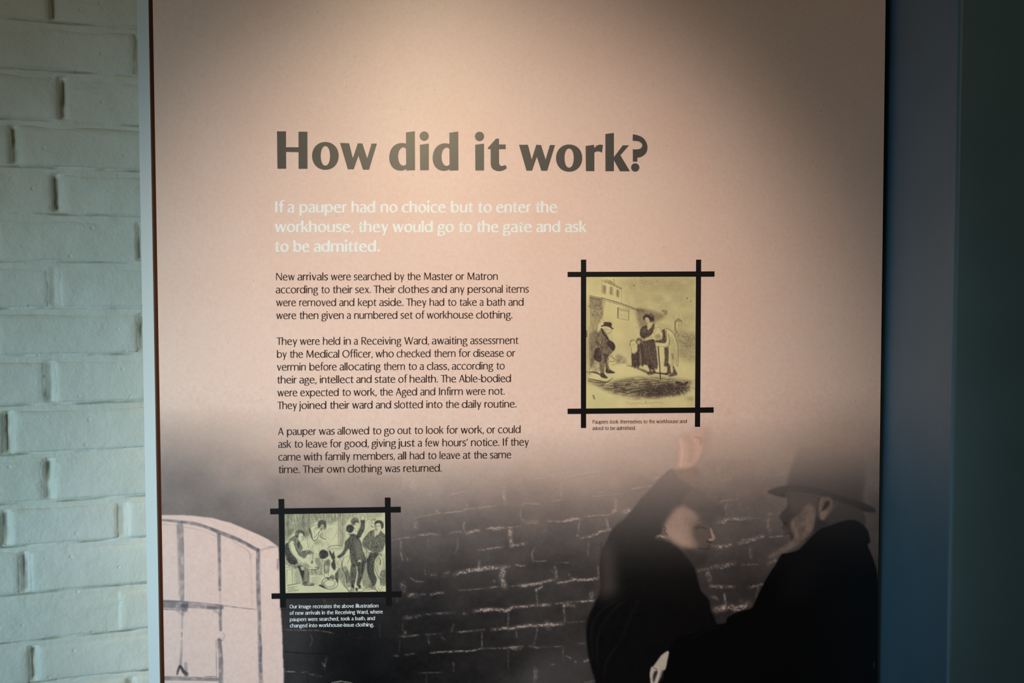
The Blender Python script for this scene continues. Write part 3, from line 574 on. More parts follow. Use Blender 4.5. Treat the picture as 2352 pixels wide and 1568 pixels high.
# hand and the paler cuff edge
cv.view(4.505, 1300, 1220)
cv.line([(1280, 1110), (1400, 1060), (1560, 990)], [6], C(38, 38, 44), .5, 14)
cv.poly([(1065, 1240), (1050, 1330), (1030, 1420), (1005, 1445), (985, 1500), (950, 1568), (945, 1640), (890, 1640), (872, 1540), (868, 1470), (880, 1410), (910, 1385), (950, 1330), (980, 1290), (1020, 1255)], C(212, 198, 188), .95, 4)
cv.poly([(905, 1470), (930, 1440), (950, 1450), (925, 1520), (905, 1568), (900, 1520)], C(28, 26, 30), .85, 6)
cv.line([(890, 1392), (915, 1415), (950, 1428)], [6], C(40, 38, 40), .7, 4)
cv.line([(955, 1400), (960, 1460), (935, 1568)], [16], C(232, 220, 212), .5, 10)
cv.poly([(985, 1450), (1010, 1440), (1000, 1520), (960, 1568)], C(60, 56, 58), .6, 8)
cv.line([(1330, 1480), (1650, 1600)], [6], C(40, 40, 46), 0, 10)
cv.view(4.505, 1650, 1220)
cv.line([(1610, 1360), (1612, 1400)], [16], C(120, 118, 124), .35, 10)
PH = cv
k_ = np.clip((YY-1600)/90, 0, 1)[..., None]; cv.a = cv.a*(1-k_)+DARK*k_
cv.a = np.clip(cv.a*(1+fine[..., None]*.05), 0, 1)

# ---- illustration 1 (two by two: beadle at a gate, poor family), canvas in its own drawing units
A1 = Cv(205, 200, 1156, 1340, .6, C(222, 209, 156)/1.0)
I = C(70, 56, 56); PAP = C(222, 209, 156)
h_, w_ = A1.h, A1.w
HV = np.clip(.35+vnoise(h_, w_, 22, 2.2, 3, 2)*1.1-.1, 0, 1); HH = np.clip(.35+vnoise(h_, w_, 2.2, 22, 4, 2)*1.1-.1, 0, 1)
HS = np.clip(.28+(vnoise(h_, w_, 1.7, 1.9, 6, 1)*.5+vnoise(h_, w_, 8, 8, 61, 3)*.5-.3)*1.5, 0, 1); HB = np.clip(.2+vnoise(h_, w_, 30, 30, 8, 3)*1.5-.3, 0, 1)
HD = HV*.6+HH*.6
P, L = A1.poly, A1.line
P([(540, 270), (700, 215), (1180, 200), (1180, 720), (980, 600), (800, 520), (640, 490), (520, 430)], I, .13, 26, HB)
P([(560, 215), (1150, 205), (1150, 330), (560, 300)], I, .12, 20, HH)
P([(640, 485), (690, 478), (760, 490), (850, 520), (885, 545), (840, 580), (800, 600), (700, 700), (645, 560)], I, .42, 12)
P([(650, 480), (700, 485), (715, 515), (660, 510)], I, .6, 7, HS)
L([(870, 500), (895, 505), (890, 525)], 22, I, .35, 12)
P([(955, 690), (1000, 650), (1050, 670), (1110, 690), (1160, 700), (1160, 800), (1060, 812), (1000, 800), (975, 750)], I, .55, 14, HS)
P([(800, 600), (880, 620), (960, 660), (980, 720), (930, 660), (850, 640)], I, .3, 12, HS)
P([(990, 820), (1160, 800), (1160, 940), (1060, 920), (1000, 880)], I, .34, 20, HH)
P([(640, 600), (655, 900), (560, 860), (540, 640), (600, 560)], I, .12, 20, HS)
for a in [[(335, 233), (430, 262), (520, 302)], [(345, 245), (515, 312)], [(343, 262), (342, 345)], [(513, 312), (513, 432)], [(342, 345), (382, 360)], [(370, 240), (371, 260)]]: L(a, 3, I, .4, 2)
L([(380, 250), (440, 275), (512, 310)], [10, 15, 10], I, .55, 4, HS); L([(378, 236), (410, 245), (455, 268)], [16, 20, 10], I, .5, 6, HS)
for q in ([(350, 278), (382, 284), (380, 352), (349, 340)], [(410, 290), (440, 298), (440, 365), (412, 357)], [(468, 316), (493, 324), (493, 384), (467, 376)]):
    P(q, I, .42, 4, HV, False); L(q[:3], 2, I, .3, 2, None, False); L([((q[0][0]+q[1][0])/2, q[0][1]), ((q[0][0]+q[1][0])/2, q[2][1])], 4, I, .4, 2)
L([(238, 366), (340, 388), (500, 430), (655, 488)], 4, I, .6, 2); L([(240, 384), (380, 412), (655, 500)], 4, I, .5, 2)
for k in range(16):
    x = 345+k*20; y = 384+(x-340)*.335; L([(x, y), (x+10, y+4)], 7, I, .55, 3)
P([(240, 372), (345, 392), (348, 462), (238, 445)], I, .5, 4, HD, False); P([(345, 392), (372, 400), (372, 450), (348, 460)], I, .4, 6, HS)
P([(236, 446), (300, 450), (356, 462), (353, 480), (318, 490), (238, 472)], I, .6, 3, HS); P([(316, 484), (355, 478), (352, 540), (335, 590), (318, 600)], I, .55, 4, HS)
P([(240, 470), (318, 488), (318, 600), (300, 760), (290, 900), (245, 1010)], I, .40, 4, HV, False); P([(240, 700), (330, 700), (290, 900), (250, 1000)], I, .35, 8, HD)
L([(262, 510), (265, 535), (295, 542), (300, 515), (280, 500)], 4, I, .5, 3); L([(355, 485), (357, 600)], 3, I, .4, 2); L([(226, 400), (224, 1030)], 3, I, .4, 2); L([(238, 640), (238, 1035)], 6, I, .5, 3, HS)
P([(213, 560), (232, 560), (232, 1030), (213, 1030)], I, .12, 6, HV); L([(218, 1020), (245, 1040)], 14, I, .5, 5, HS); L([(211, 670), (214, 720)], 12, I, .6, 4)
q = [(482, 470), (578, 488), (575, 580), (480, 562)]; L(q+[q[0]], 3, I, .6, 2, None, False); L([(484, 474), (482, 556)], 9, I, .6, 3); L([(576, 490), (574, 575)], 5, I, .4, 3)
for k in range(7): L([(494, 488+k*10), (565, 500+k*10)], 4, I, .30, 3, HS)
for k in range(5): L([(498+k*15, 484+k*2.5), (506+k*15, 494+k*2.5)], 5, I, .5, 2)
# tree stump, wall bush
P([(468, 880), (500, 868), (530, 890), (560, 925), (540, 945), (468, 945)], I, .55, 9, HS); L([(432, 965), (520, 940), (620, 960)], 5, I, .4, 5, HS)
P([(250, 900), (300, 890), (335, 940), (330, 1010), (270, 1020)], I, .5, 7, HS)
# beadle
L([(245, 1022), (300, 1030), (345, 1055)], [10, 16, 10], I, .75, 4)
P([(288, 830), (318, 812), (340, 850), (335, 930), (302, 932), (275, 895)], I, .92, 3, np.clip(HV+.3, 0, 1))
P([(325, 880), (375, 868), (382, 920), (372, 960), (366, 1000), (362, 1042), (334, 1042), (326, 960)], I, .68, 3, np.clip(HD, 0, 1))
P([(365, 880), (400, 875), (400, 960), (408, 1005), (384, 1008), (372, 950)], I, .75, 3, HD)
P([(335, 1035), (362, 1035), (380, 1055), (394, 1068), (385, 1078), (338, 1066)], I, .92, 2); P([(380, 995), (408, 998), (435, 1015), (455, 1022), (450, 1033), (383, 1030)], I, .92, 2)
P([(340, 648), (365, 665), (395, 715), (410, 745), (450, 780), (457, 815), (430, 860), (395, 888), (350, 880), (330, 830), (300, 800), (296, 770), (302, 715), (318, 680)], I, .62, 3, np.clip(HD+.15, 0, 1))
P([(396, 752), (430, 760), (455, 790), (457, 825), (440, 842), (415, 815), (392, 790)], I, .92, 3)
L([(342, 650), (360, 690), (398, 742)], [10, 18, 12], I, .85, 3); L([(340, 812), (378, 808), (385, 830)], 5, I, .8, 3); L([(300, 770), (330, 790), (345, 812)], 6, I, .8, 3); L([(345, 720), (345, 790)], 4, I, .7, 2); L([(350, 810), (345, 870)], 5, I, .7, 3); L([(375, 740), (390, 820)], 4, I, .7, 2)
P([(306, 725), (335, 720), (340, 780), (318, 780)], PAP, .25, 6)
P([(372, 640), (364, 665), (380, 690), (405, 694), (422, 680), (426, 655), (410, 640)], PAP, .9, 3); L([(372, 640), (372, 665), (384, 690), (405, 694), (424, 680), (430, 650)], 3, I, .65, 2); L([(388, 652), (392, 665)], 4, I, .5, 2); L([(405, 662), (418, 660)], 3, I, .6, 2); L([(400, 680), (412, 680)], 2.5, I, .5, 2); L([(425, 700), (432, 760)], 2, I, .25, 2)
P([(366, 596), (390, 596), (425, 600), (428, 630), (400, 632), (362, 622)], I, .92, 2.5); L([(342, 630), (370, 624), (405, 630), (425, 642), (440, 652)], [10, 13, 13, 9], I, .9, 2); L([(366, 622), (425, 630)], 3, PAP, .25, 2)
# dog
P([(398, 890), (420, 895), (440, 880), (458, 915), (440, 932), (412, 935), (400, 985), (408, 1005), (400, 1005), (392, 940)], PAP, .7, 3)
L([(393, 895), (404, 878), (418, 895), (432, 882), (438, 900), (456, 912), (452, 928), (432, 935), (412, 930), (398, 950), (402, 985), (412, 1000)], 3.5, I, .7, 2); L([(400, 900), (400, 920)], 8, I, .5, 4); L([(440, 905), (444, 908)], 5, I, .8, 2)
# step and ground
L([(225, 1080), (300, 1095), (380, 1110)], [6, 10, 8], I, .75, 3); L([(380, 1112), (410, 1095), (440, 1075)], [8, 5], I, .65, 3); L([(225, 1098), (300, 1110), (370, 1118)], [8, 9], I, .6, 4, HH)
P([(225, 1095), (400, 1112), (560, 1075), (800, 1068), (1000, 1085), (1110, 1110), (1000, 1190), (800, 1240), (640, 1238), (450, 1205), (330, 1155)], I, .72, 12, np.clip((HH-.42)*1.9, 0, 1))
P([(420, 1120), (700, 1110), (800, 1180), (640, 1210), (450, 1180)], I, .32, 14, HH)
for k in range(60):
    x = 330+rs.rand()*620; y = 1090+rs.rand()*130; d = 14+rs.rand()*34; L([(x, y), (x+d, y+rs.uniform(-3, 4))], 2.6, I, .45, 2)
for k in range(22):
    x = 540+rs.rand()*260; y = 1225+rs.rand()*40; d = 14+rs.rand()*40; L([(x, y), (x+d, y+rs.uniform(-3, 5))], 2.4, I, .4, 2)
P([(640, 1200), (700, 1165), (800, 1130), (900, 1118), (1000, 1130), (1090, 1150), (1080, 1190), (1000, 1222), (900, 1235), (780, 1238), (700, 1228)], I, .85, 10, np.clip((HS-.15)*1.7, 0, 1)); P([(780, 1160), (900, 1140), (1000, 1160), (960, 1210), (800, 1210)], I, .5, 14, HS)
for k in range(150):
    t = rs.rand(); x = 660+t*440; y = 1150+rs.rand()*75-(t*18); a = -1.2+t*2.2+rs.uniform(-.3, .3); d = 12+rs.rand()*18
    L([(x, y), (x+d*math.sin(a), y+d*abs(math.cos(a)))], [4, 1.5], I, .6, 1.5)
for k in range(40):
    x = 1040+rs.rand()*90; y = 1090+rs.rand()*80; L([(x, y), (x+14+rs.rand()*12, y-10+rs.rand()*22)], [2.5, 1.5], I, .45, 2)
P([(975, 1102), (995, 1102), (1040, 1118), (1065, 1112), (1085, 1098), (1075, 1125), (1050, 1140), (985, 1128)], I, .9, 3)
# children
L([(560, 965), (640, 985), (735, 1030)], [6, 16, 20], I, .5, 9); 
P([(600, 862), (625, 868), (655, 850), (660, 960), (652, 985), (638, 975), (630, 990), (615, 970), (602, 975), (600, 940)], I, .92, 3, np.clip(HV+.3, 0, 1)); P([(598, 815), (625, 810), (650, 830), (640, 855), (605, 862)], PAP, .75, 3); L([(596, 815), (602, 860), (640, 850), (652, 832)], 3, I, .6, 2)
P([(588, 770), (600, 752), (625, 750), (636, 770), (632, 800), (610, 806), (592, 795)], PAP, .9, 2); L([(590, 800), (586, 775), (598, 755), (622, 750), (636, 765)], [6, 11, 12, 11, 6], I, .6, 4, HS); L([(604, 785), (606, 790)], 4, I, .5, 2); L([(622, 782), (624, 790)], 4, I, .5, 2)
P([(650, 790), (680, 775), (694, 800), (696, 900), (705, 960), (690, 975), (672, 965), (658, 985), (648, 920)], I, .85, 3, np.clip(HV+.2, 0, 1)); L([(678, 880), (680, 960)], 6, PAP, .45, 3)
P([(640, 745), (658, 730), (685, 735), (694, 760), (684, 790), (655, 788), (636, 770)], I, .7, 3, np.clip(HS+.4, 0, 1)); P([(648, 762), (665, 752), (675, 765), (668, 785), (652, 782)], PAP, .65, 3)
for a in ([(660, 975), (655, 1000)], [(690, 975), (700, 998)], [(675, 985), (690, 1000)], [(618, 975), (622, 1000)], [(604, 960), (606, 985)]): L(a, 3, I, .5, 2)
# mother
P([(702, 745), (740, 738), (790, 740), (805, 790), (818, 880), (824, 960), (815, 1000), (800, 985), (785, 1005), (745, 985), (735, 965), (700, 955), (690, 915), (685, 820)], I, .86, 3, np.clip(HV+.35, 0, 1))
for k in range(9): L([(705+k*13, 760+rs.rand()*40), (706+k*13.5, 880+rs.rand()*80)], 3, PAP, .22, 2)
P([(748, 960), (765, 960), (768, 1020), (752, 1020)], I, .7, 3); P([(778, 985), (800, 985), (800, 1020), (782, 1020)], I, .6, 3); P([(735, 1028), (760, 1015), (805, 1018), (806, 1034), (760, 1048), (738, 1045)], I, .85, 3, np.clip(HS+.4, 0, 1)); L([(735, 1020), (720, 1010), (700, 1005)], 8, I, .5, 5)
P([(676, 660), (700, 632), (735, 626), (750, 650), (790, 605), (795, 640), (778, 690), (755, 715), (720, 728), (698, 738), (675, 715), (671, 690)], I, .9, 3, np.clip(HS+.55, 0, 1)); L([(745, 690), (775, 650), (788, 620)], 6, PAP, .35, 3)
P([(690, 650), (720, 645), (725, 680), (695, 690)], PAP, .22, 6)
P([(735, 608), (755, 600), (780, 602), (778, 620), (760, 650), (745, 665), (733, 655)], PAP, .85, 3)
P([(702, 745), (735, 728), (790, 722), (806, 742), (770, 742), (715, 756)], PAP, .85, 3); L([(702, 745), (735, 728), (785, 722)], 3, I, .6, 2)
P([(712, 558), (740, 552), (757, 580), (752, 600), (738, 613), (722, 598)], PAP, .8, 3); L([(722, 575), (732, 582)], 4, I, .6, 2); L([(735, 596), (742, 596)], 3, I, .6, 2); L([(713, 560), (722, 598), (738, 613)], 3, I, .7, 2)
P([(696, 556), (708, 540), (722, 528), (745, 530), (762, 545), (790, 550), (792, 580), (780, 592), (765, 585), (760, 600), (752, 575), (738, 555), (715, 558), (712, 580), (702, 575)], I, .92, 3); L([(758, 545), (758, 522), (775, 535), (790, 545)], 7, I, .85, 3)
# old man
L([(790, 1030), (850, 1035), (905, 1042)], [8, 14, 16], I, .85, 4); P([(880, 808), (915, 800), (918, 880), (912, 960), (898, 975), (878, 968), (884, 900)], I, .8, 3, np.clip(HV+.3, 0, 1))
P([(905, 955), (928, 955), (934, 1010), (940, 1035), (905, 1042), (880, 1038), (905, 1020)], I, .8, 3); P([(942, 940), (952, 955), (960, 960), (972, 1000), (990, 1035), (985, 1050), (930, 1062), (915, 1052), (950, 1030), (956, 1005)], I, .86, 3, np.clip(HS+.5, 0, 1))
P([(860, 660), (905, 652), (945, 678), (975, 728), (995, 790), (998, 870), (1002, 960), (980, 975), (925, 965), (920, 880), (918, 800), (930, 760), (880, 720)], PAP, .9, 4); P([(925, 720), (960, 740), (985, 800), (985, 900), (960, 960), (930, 900)], I, .2, 10, HV)
L([(862, 660), (905, 652), (945, 676), (975, 728), (995, 790), (998, 870), (1000, 940), (996, 975), (985, 960), (988, 900)], [4, 5, 4, 3], I, .6, 2); L([(915, 700), (925, 760), (920, 800)], 5, I, .6, 3); L([(948, 870), (955, 905)], 16, I, .35, 7); L([(925, 960), (960, 968)], 3, I, .4, 2)
P([(862, 668), (884, 660), (892, 700), (896, 770), (870, 775), (806, 768), (806, 752), (855, 745), (866, 700)], I, .85, 3, np.clip(HS+.55, 0, 1)); L([(895, 665), (900, 720), (893, 790)], 4, I, .6, 2)
P([(885, 775), (905, 760), (920, 790), (905, 812), (870, 810), (850, 795)], PAP, .8, 3); L([(920, 770), (915, 800), (890, 812), (852, 800)], 3, I, .6, 2); P([(805, 780), (840, 775), (850, 795), (830, 810), (808, 802)], PAP, .9, 3); L([(805, 785), (812, 808), (845, 800)], 3, I, .6, 2)
P([(786, 665), (800, 645), (825, 640), (850, 655), (858, 680), (848, 700), (850, 740), (830, 742), (812, 735), (800, 710), (786, 700)], PAP, .95, 3); L([(790, 700), (785, 670), (798, 648), (825, 638), (852, 652), (860, 672)], 3, I, .5, 2); L([(840, 660), (860, 672), (850, 685)], 4, I, .5, 2); P([(800, 705), (850, 705), (850, 740), (812, 738)], I, .35, 7, HV); P([(790, 660), (820, 645), (815, 670), (795, 695)], I, .2, 6, HS); L([(800, 710), (808, 738), (835, 748), (850, 740)], 3, I, .5, 2); L([(830, 690), (835, 720)], 4, I, .35, 3); L([(815, 700), (820, 730)], 3, I, .3, 3)
L([(828, 808), (832, 870), (840, 960), (847, 1083)], [9, 10, 9, 8], I, .9, 2); L([(768, 1064), (810, 1072), (850, 1084)], [3, 5], I, .7, 2)
# distant tower, spots, scrawl
L([(971, 592), (1000, 566), (1032, 592)], 5, I, .6, 3); L([(973, 592), (973, 662)], 8, I, .6, 4); L([(1028, 595), (1026, 650)], 3, I, .3, 3); L([(1003, 566), (1003, 530)], 3, I, .4, 2); P([(975, 590), (1000, 570), (1028, 590)], I, .3, 3); L([(1006, 615), (1006, 635)], 5, I, .4, 3)
for (x, y, r_) in [(623, 280, 9), (1076, 390, 12), (1106, 415, 9), (446, 232, 8), (450, 246, 6), (680, 208, 6), (815, 245, 6), (720, 244, 6), (660, 565, 7), (640, 640, 6), (630, 1105, 0)]:
    if r_: L([(x, y), (x+1, y+1)], r_, I, .65, 4)
L([(272, 1225), (280, 1250)], 14, I, .5, 9); P([(1070, 1240), (1130, 1240), (1130, 1265), (1080, 1260)], I, .3, 10)
L([(552, 1292), (575, 1286), (590, 1300), (612, 1290), (640, 1296), (668, 1286), (690, 1298), (708, 1290), (725, 1270), (722, 1296), (745, 1286), (768, 1294), (800, 1282), (840, 1284), (868, 1290)], 2.5, I, .45, 2)
G_ = (vnoise(h_, w_, 5, 1.5, 301, 1)*.5+vnoise(h_, w_, 1.6, 4, 302, 1)*.5-.5)[..., None]
dk = np.clip((PAP.mean()-A1.a.mean(-1, keepdims=True))*1.6, 0, 1); A1.a = A1.a-dk*(1-dk*.55)*G_*.75
for c_ in range(3): A1.a[..., c_] = gblur(A1.a[..., c_], .8)
A1.a *= (1+(vnoise(h_, w_, 60, 60, 40, 3)-.5)[..., None]*.12)

# ---- illustration 2 (men undressing in a receiving room)
A2 = Cv(236, 252, 1330, 1122, .62, C(213, 208, 172)); I = C(66, 66, 66); PAP = C(213, 208, 172)
h_, w_ = A2.h, A2.w; P, L = A2.poly, A2.line
HV = np.clip(.30+vnoise(h_, w_, 26, 2.3, 13, 2)*1.2-.1, 0, 1); HH = np.clip(.3+vnoise(h_, w_, 2.3, 26, 14, 2)*1.2-.1, 0, 1)
HS = np.clip(.28+(vnoise(h_, w_, 1.7, 2.0, 16, 1)*.45+vnoise(h_, w_, 10, 7, 62, 3)*.55-.3)*1.5, 0, 1); VS = np.clip((HV-.35)*1.9, 0, 1)
P([(240, 260), (450, 260), (450, 560), (380, 440), (350, 470), (260, 560), (240, 700)], I, .45, 8, VS, False); P([(240, 300), (300, 300), (300, 600), (240, 600)], I, .25, 20, HS)
P([(443, 262), (500, 262), (512, 330), (520, 430), (500, 500), (455, 520), (446, 480)], I, .50, 6, np.clip(HV+.1, 0, 1)); P([(500, 262), (560, 262), (590, 330), (560, 380), (515, 400)], I, .4, 8, HV)
P([(570, 262), (830, 262), (820, 330), (760, 380), (700, 380), (640, 330), (590, 360)], I, .42, 8, VS); P([(450, 460), (510, 470), (520, 520), (480, 560), (456, 530)], I, .35, 9, HS)
P([(830, 262), (1050, 262), (1040, 330), (950, 320), (900, 380), (890, 540), (850, 640), (820, 640)], I, .34, 10, VS); P([(1100, 262), (1290, 262), (1240, 320), (1110, 330)], I, .25, 12, HV)
for x in (246, 393, 413, 440): L([(x, 270), (x+2, 460)], 3, I, .3, 3)
for x, y1, al in ((818, 560, .45), (838, 620, .4), (858, 640, .5), (872, 600, .3), (700, 360, .25), (720, 340, .25)): L([(x, 268), (x+3, y1)], [4, 2], I, al, 3)
for k in range(46):
    x = 455+rs.rand()*270; y = 560+rs.rand()*130; L([(x, y), (x-8+rs.rand()*6, y+16), (x+2+rs.rand()*6, y+34)], [1.5, 3.5, 1.5], I, .38, 2)
for a in ([(695, 470), (715, 435), (755, 432)], [(705, 485), (722, 455), (750, 450)], [(720, 400), (760, 385), (800, 390)], [(830, 440), (800, 470), (770, 530), (730, 560)], [(700, 520), (720, 540)], [(500, 650), (505, 600), (520, 580)], [(560, 690), (600, 700), (650, 690)]): L(a, 3.5, I, .42, 2)
for k in range(30): L([(262+rs.rand()*60, 300+k*8), (282+rs.rand()*60, 320+k*8)], 2, I, .3, 2)
# bather
P([(512, 440), (540, 400), (590, 392), (620, 430), (690, 400), (690, 540), (650, 545), (620, 520), (575, 560), (545, 550), (525, 500)], PAP, .75, 4)
P([(598, 410), (602, 365), (625, 342), (655, 338), (682, 355), (690, 390), (686, 425), (672, 432), (662, 395), (640, 390), (620, 420), (606, 430)], I, .82, 4, np.clip(HS+.45, 0, 1))
L([(600, 392), (560, 396), (525, 418), (508, 450), (522, 490), (540, 540), (560, 558), (582, 555), (600, 525), (615, 470), (640, 420)], [3, 4, 6, 7, 5, 4], I, .75, 2); P([(505, 435), (520, 430), (540, 500), (545, 545), (525, 500)], I, .7, 4)
L([(640, 430), (612, 470), (560, 530)], 5, I, .6, 2); L([(560, 450), (565, 490)], 4, I, .5, 3); L([(640, 430), (636, 480), (620, 510), (650, 535), (685, 545)], [4, 5, 7], I, .75, 2); L([(655, 400), (654, 530)], 3.5, I, .6, 2); L([(672, 410), (674, 530)], 3, I, .5, 2); L([(688, 430), (686, 500), (690, 545)], 3, I, .5, 2)
P([(620, 500), (650, 480), (650, 530), (625, 520)], I, .4, 5, HS); P([(560, 560), (640, 550), (620, 590), (570, 600)], I, .35, 10, HS)
P([(600, 395), (655, 400), (690, 395), (688, 430), (660, 445), (625, 440), (604, 425)], I, .45, 5, HS); P([(560, 420), (600, 410), (600, 440), (570, 450)], I, .25, 8, HV)
# seated man
P([(250, 620), (262, 590), (285, 585), (300, 640), (325, 700), (365, 740), (390, 790), (360, 810), (300, 800), (255, 720)], I, .88, 4, np.clip(HS+.55, 0, 1))
P([(285, 565), (330, 520), (380, 505), (400, 560), (425, 600), (440, 640), (420, 670), (380, 690), (360, 640), (345, 590), (320, 560), (290, 600)], I, .62, 4, np.clip(HV+.1, 0, 1)); P([(390, 570), (408, 580), (412, 620), (395, 640), (380, 610)], I, .65, 4)
P([(310, 580), (335, 560), (352, 600), (365, 660), (400, 700), (430, 750), (470, 770), (460, 800), (420, 790), (370, 750), (330, 690), (305, 630)], PAP, .92, 4)
L([(270, 555), (320, 530), (370, 505)], 4, I, .6, 2); L([(305, 600), (320, 670), (360, 735), (400, 770), (440, 800)], 4, I, .65, 2); L([(350, 590), (372, 650), (400, 700), (450, 750)], 4, I, .65, 2); L([(340, 580), (352, 605), (345, 620)], 4, I, .6, 2)
P([(398, 490), (430, 480), (448, 500), (444, 545), (425, 568), (405, 560), (395, 530)], PAP, .95, 3); L([(448, 500), (440, 520), (448, 540), (436, 546), (434, 562), (415, 570), (402, 560)], 3.5, I, .7, 2); L([(420, 522), (438, 520)], 4, I, .7, 2); L([(420, 545), (432, 543)], 3, I, .5, 2)
P([(358, 500), (362, 465), (385, 448), (420, 446), (450, 465), (460, 495), (450, 510), (438, 485), (412, 478), (398, 492), (395, 520), (375, 525)], I, .68, 4, np.clip(HS+.4, 0, 1))
P([(255, 750), (330, 745), (370, 790), (420, 800), (440, 830), (400, 850), (330, 840), (262, 815)], I, .60, 5, HS)
P([(388, 688), (450, 664), (510, 660), (545, 678), (550, 710), (540, 760), (520, 740), (505, 700), (480, 720), (465, 745), (430, 730), (400, 715)], I, .70, 4, np.clip(HV+.1, 0, 1)); P([(510, 710), (545, 700), (545, 760), (545, 800), (510, 790), (500, 745)], PAP, .85, 4); L([(550, 690), (546, 760), (540, 800)], 4, I, .75, 2); L([(505, 745), (530, 760)], 3, I, .5, 2)
P([(450, 780), (480, 770), (520, 810), (560, 835), (600, 842), (605, 856), (560, 862), (510, 858), (470, 830)], PAP, .85, 3); L([(505, 862), (550, 866), (600, 856), (603, 845), (575, 840)], [4, 7, 8], I, .85, 2); L([(520, 840), (545, 850), (575, 838)], 3, I, .5, 2); L([(465, 780), (500, 830), (520, 835)], 3, I, .6, 2); L([(450, 790), (480, 830)], 3, I, .6, 2); P([(440, 800), (500, 815), (500, 850), (450, 840)], I, .35, 5, HV); P([(532, 770), (548, 780), (545, 800), (528, 800)], I, .6, 3)
P([(400, 830), (450, 830), (500, 862), (512, 900), (505, 960), (510, 990), (470, 1000), (440, 1008), (432, 940)], I, .55, 4, np.clip(VS+.25, 0, 1)); P([(385, 822), (420, 840), (455, 880), (450, 960), (440, 990), (420, 930), (405, 880)], I, .9, 4); P([(418, 838), (450, 835), (450, 870), (428, 872)], PAP, .8, 3); L([(512, 880), (500, 930), (512, 960), (500, 990)], 3.5, I, .7, 2)
P([(442, 1000), (480, 995), (520, 1005), (558, 1015), (562, 1030), (540, 1035), (470, 1032), (445, 1028)], I, .7, 3, np.clip(HS+.4, 0, 1)); P([(490, 1008), (530, 1012), (530, 1022), (495, 1022)], PAP, .6, 3); L([(440, 1000), (436, 1030)], 6, I, .8, 2); L([(452, 1034), (555, 1036)], 4, I, .8, 2)
# bench, floor
L([(255, 845), (330, 842), (405, 822)], 3.5, I, .6, 2); L([(272, 868), (395, 842)], 4, I, .55, 2); L([(272, 868), (270, 1010)], [5, 3], I, .55, 2); L([(326, 862), (334, 1025)], [7, 3], I, .5, 3); P([(345, 860), (400, 850), (420, 960), (425, 1000), (360, 1010)], I, .25, 6, VS); L([(272, 1033), (350, 1020), (425, 1004)], [7, 5, 3], I, .75, 2)
for k in range(12): L([(270+rs.rand()*20, 1050+k*5), (330+rs.rand()*80, 1040+k*4.5)], 2.4, I, .38, 2)
for a in ([(560, 712), (608, 712)], [(560, 725), (620, 725)], [(560, 742), (660, 742)]): L(a, 3, I, .45, 2)
P([(556, 742), (660, 742), (660, 925), (520, 925), (520, 870), (600, 860)], I, .42, 5, VS, False); L([(610, 745), (612, 850)], 4, I, .4, 2)
for k in range(16): L([(515+rs.rand()*30, 945+k*5), (580+rs.rand()*70, 940+k*5.5)], 2.2, I, .36, 2)
# bending man
P([(700, 650), (740, 618), (800, 612), (860, 622), (900, 640), (940, 660), (945, 760), (930, 870), (905, 950), (850, 900), (830, 820), (780, 880), (765, 900), (745, 860), (725, 770)], PAP, .8, 5)
L([(697, 650), (735, 618), (800, 610), (862, 620)], [4, 6, 5], I, .65, 2); P([(700, 645), (860, 630), (850, 650), (740, 655)], I, .25, 6, HH)
P([(715, 662), (735, 672), (752, 700), (770, 668), (775, 710), (790, 745), (800, 800), (790, 855), (775, 875), (755, 850), (738, 810), (760, 770), (745, 745)], I, .9, 4, np.clip(HS+.6, 0, 1)); L([(720, 668), (728, 730)], 3, I, .6, 2)
P([(672, 775), (700, 760), (728, 765), (722, 830), (712, 890), (672, 900), (664, 850)], I, .6, 4, np.clip(VS+.2, 0, 1)); P([(668, 830), (715, 830), (710, 880), (672, 885)], PAP, .45, 8); L([(668, 800), (666, 860), (676, 900), (712, 900), (718, 850), (728, 790)], 4, I, .7, 2)
P([(778, 745), (825, 730), (850, 770), (842, 830), (805, 880), (780, 915), (765, 900), (790, 850)], PAP, .85, 3); L([(820, 735), (848, 775), (842, 830), (812, 880), (780, 918)], 4, I, .7, 2)
for k in range(9): L([(790+rs.rand()*25, 770+k*12), (815+rs.rand()*25, 785+k*12)], 3.5, I, .6, 2)
P([(645, 748), (680, 745), (712, 730), (712, 752), (690, 772), (660, 770)], PAP, .9, 3); L([(652, 762), (665, 774), (690, 772), (710, 752)], 3.5, I, .7, 2); L([(670, 752), (688, 752)], 4, I, .7, 2)
P([(614, 700), (622, 672), (650, 655), (685, 662), (706, 680), (712, 712), (695, 735), (668, 748), (640, 752), (618, 735)], I, .93, 4, np.clip(HS+.6, 0, 1))
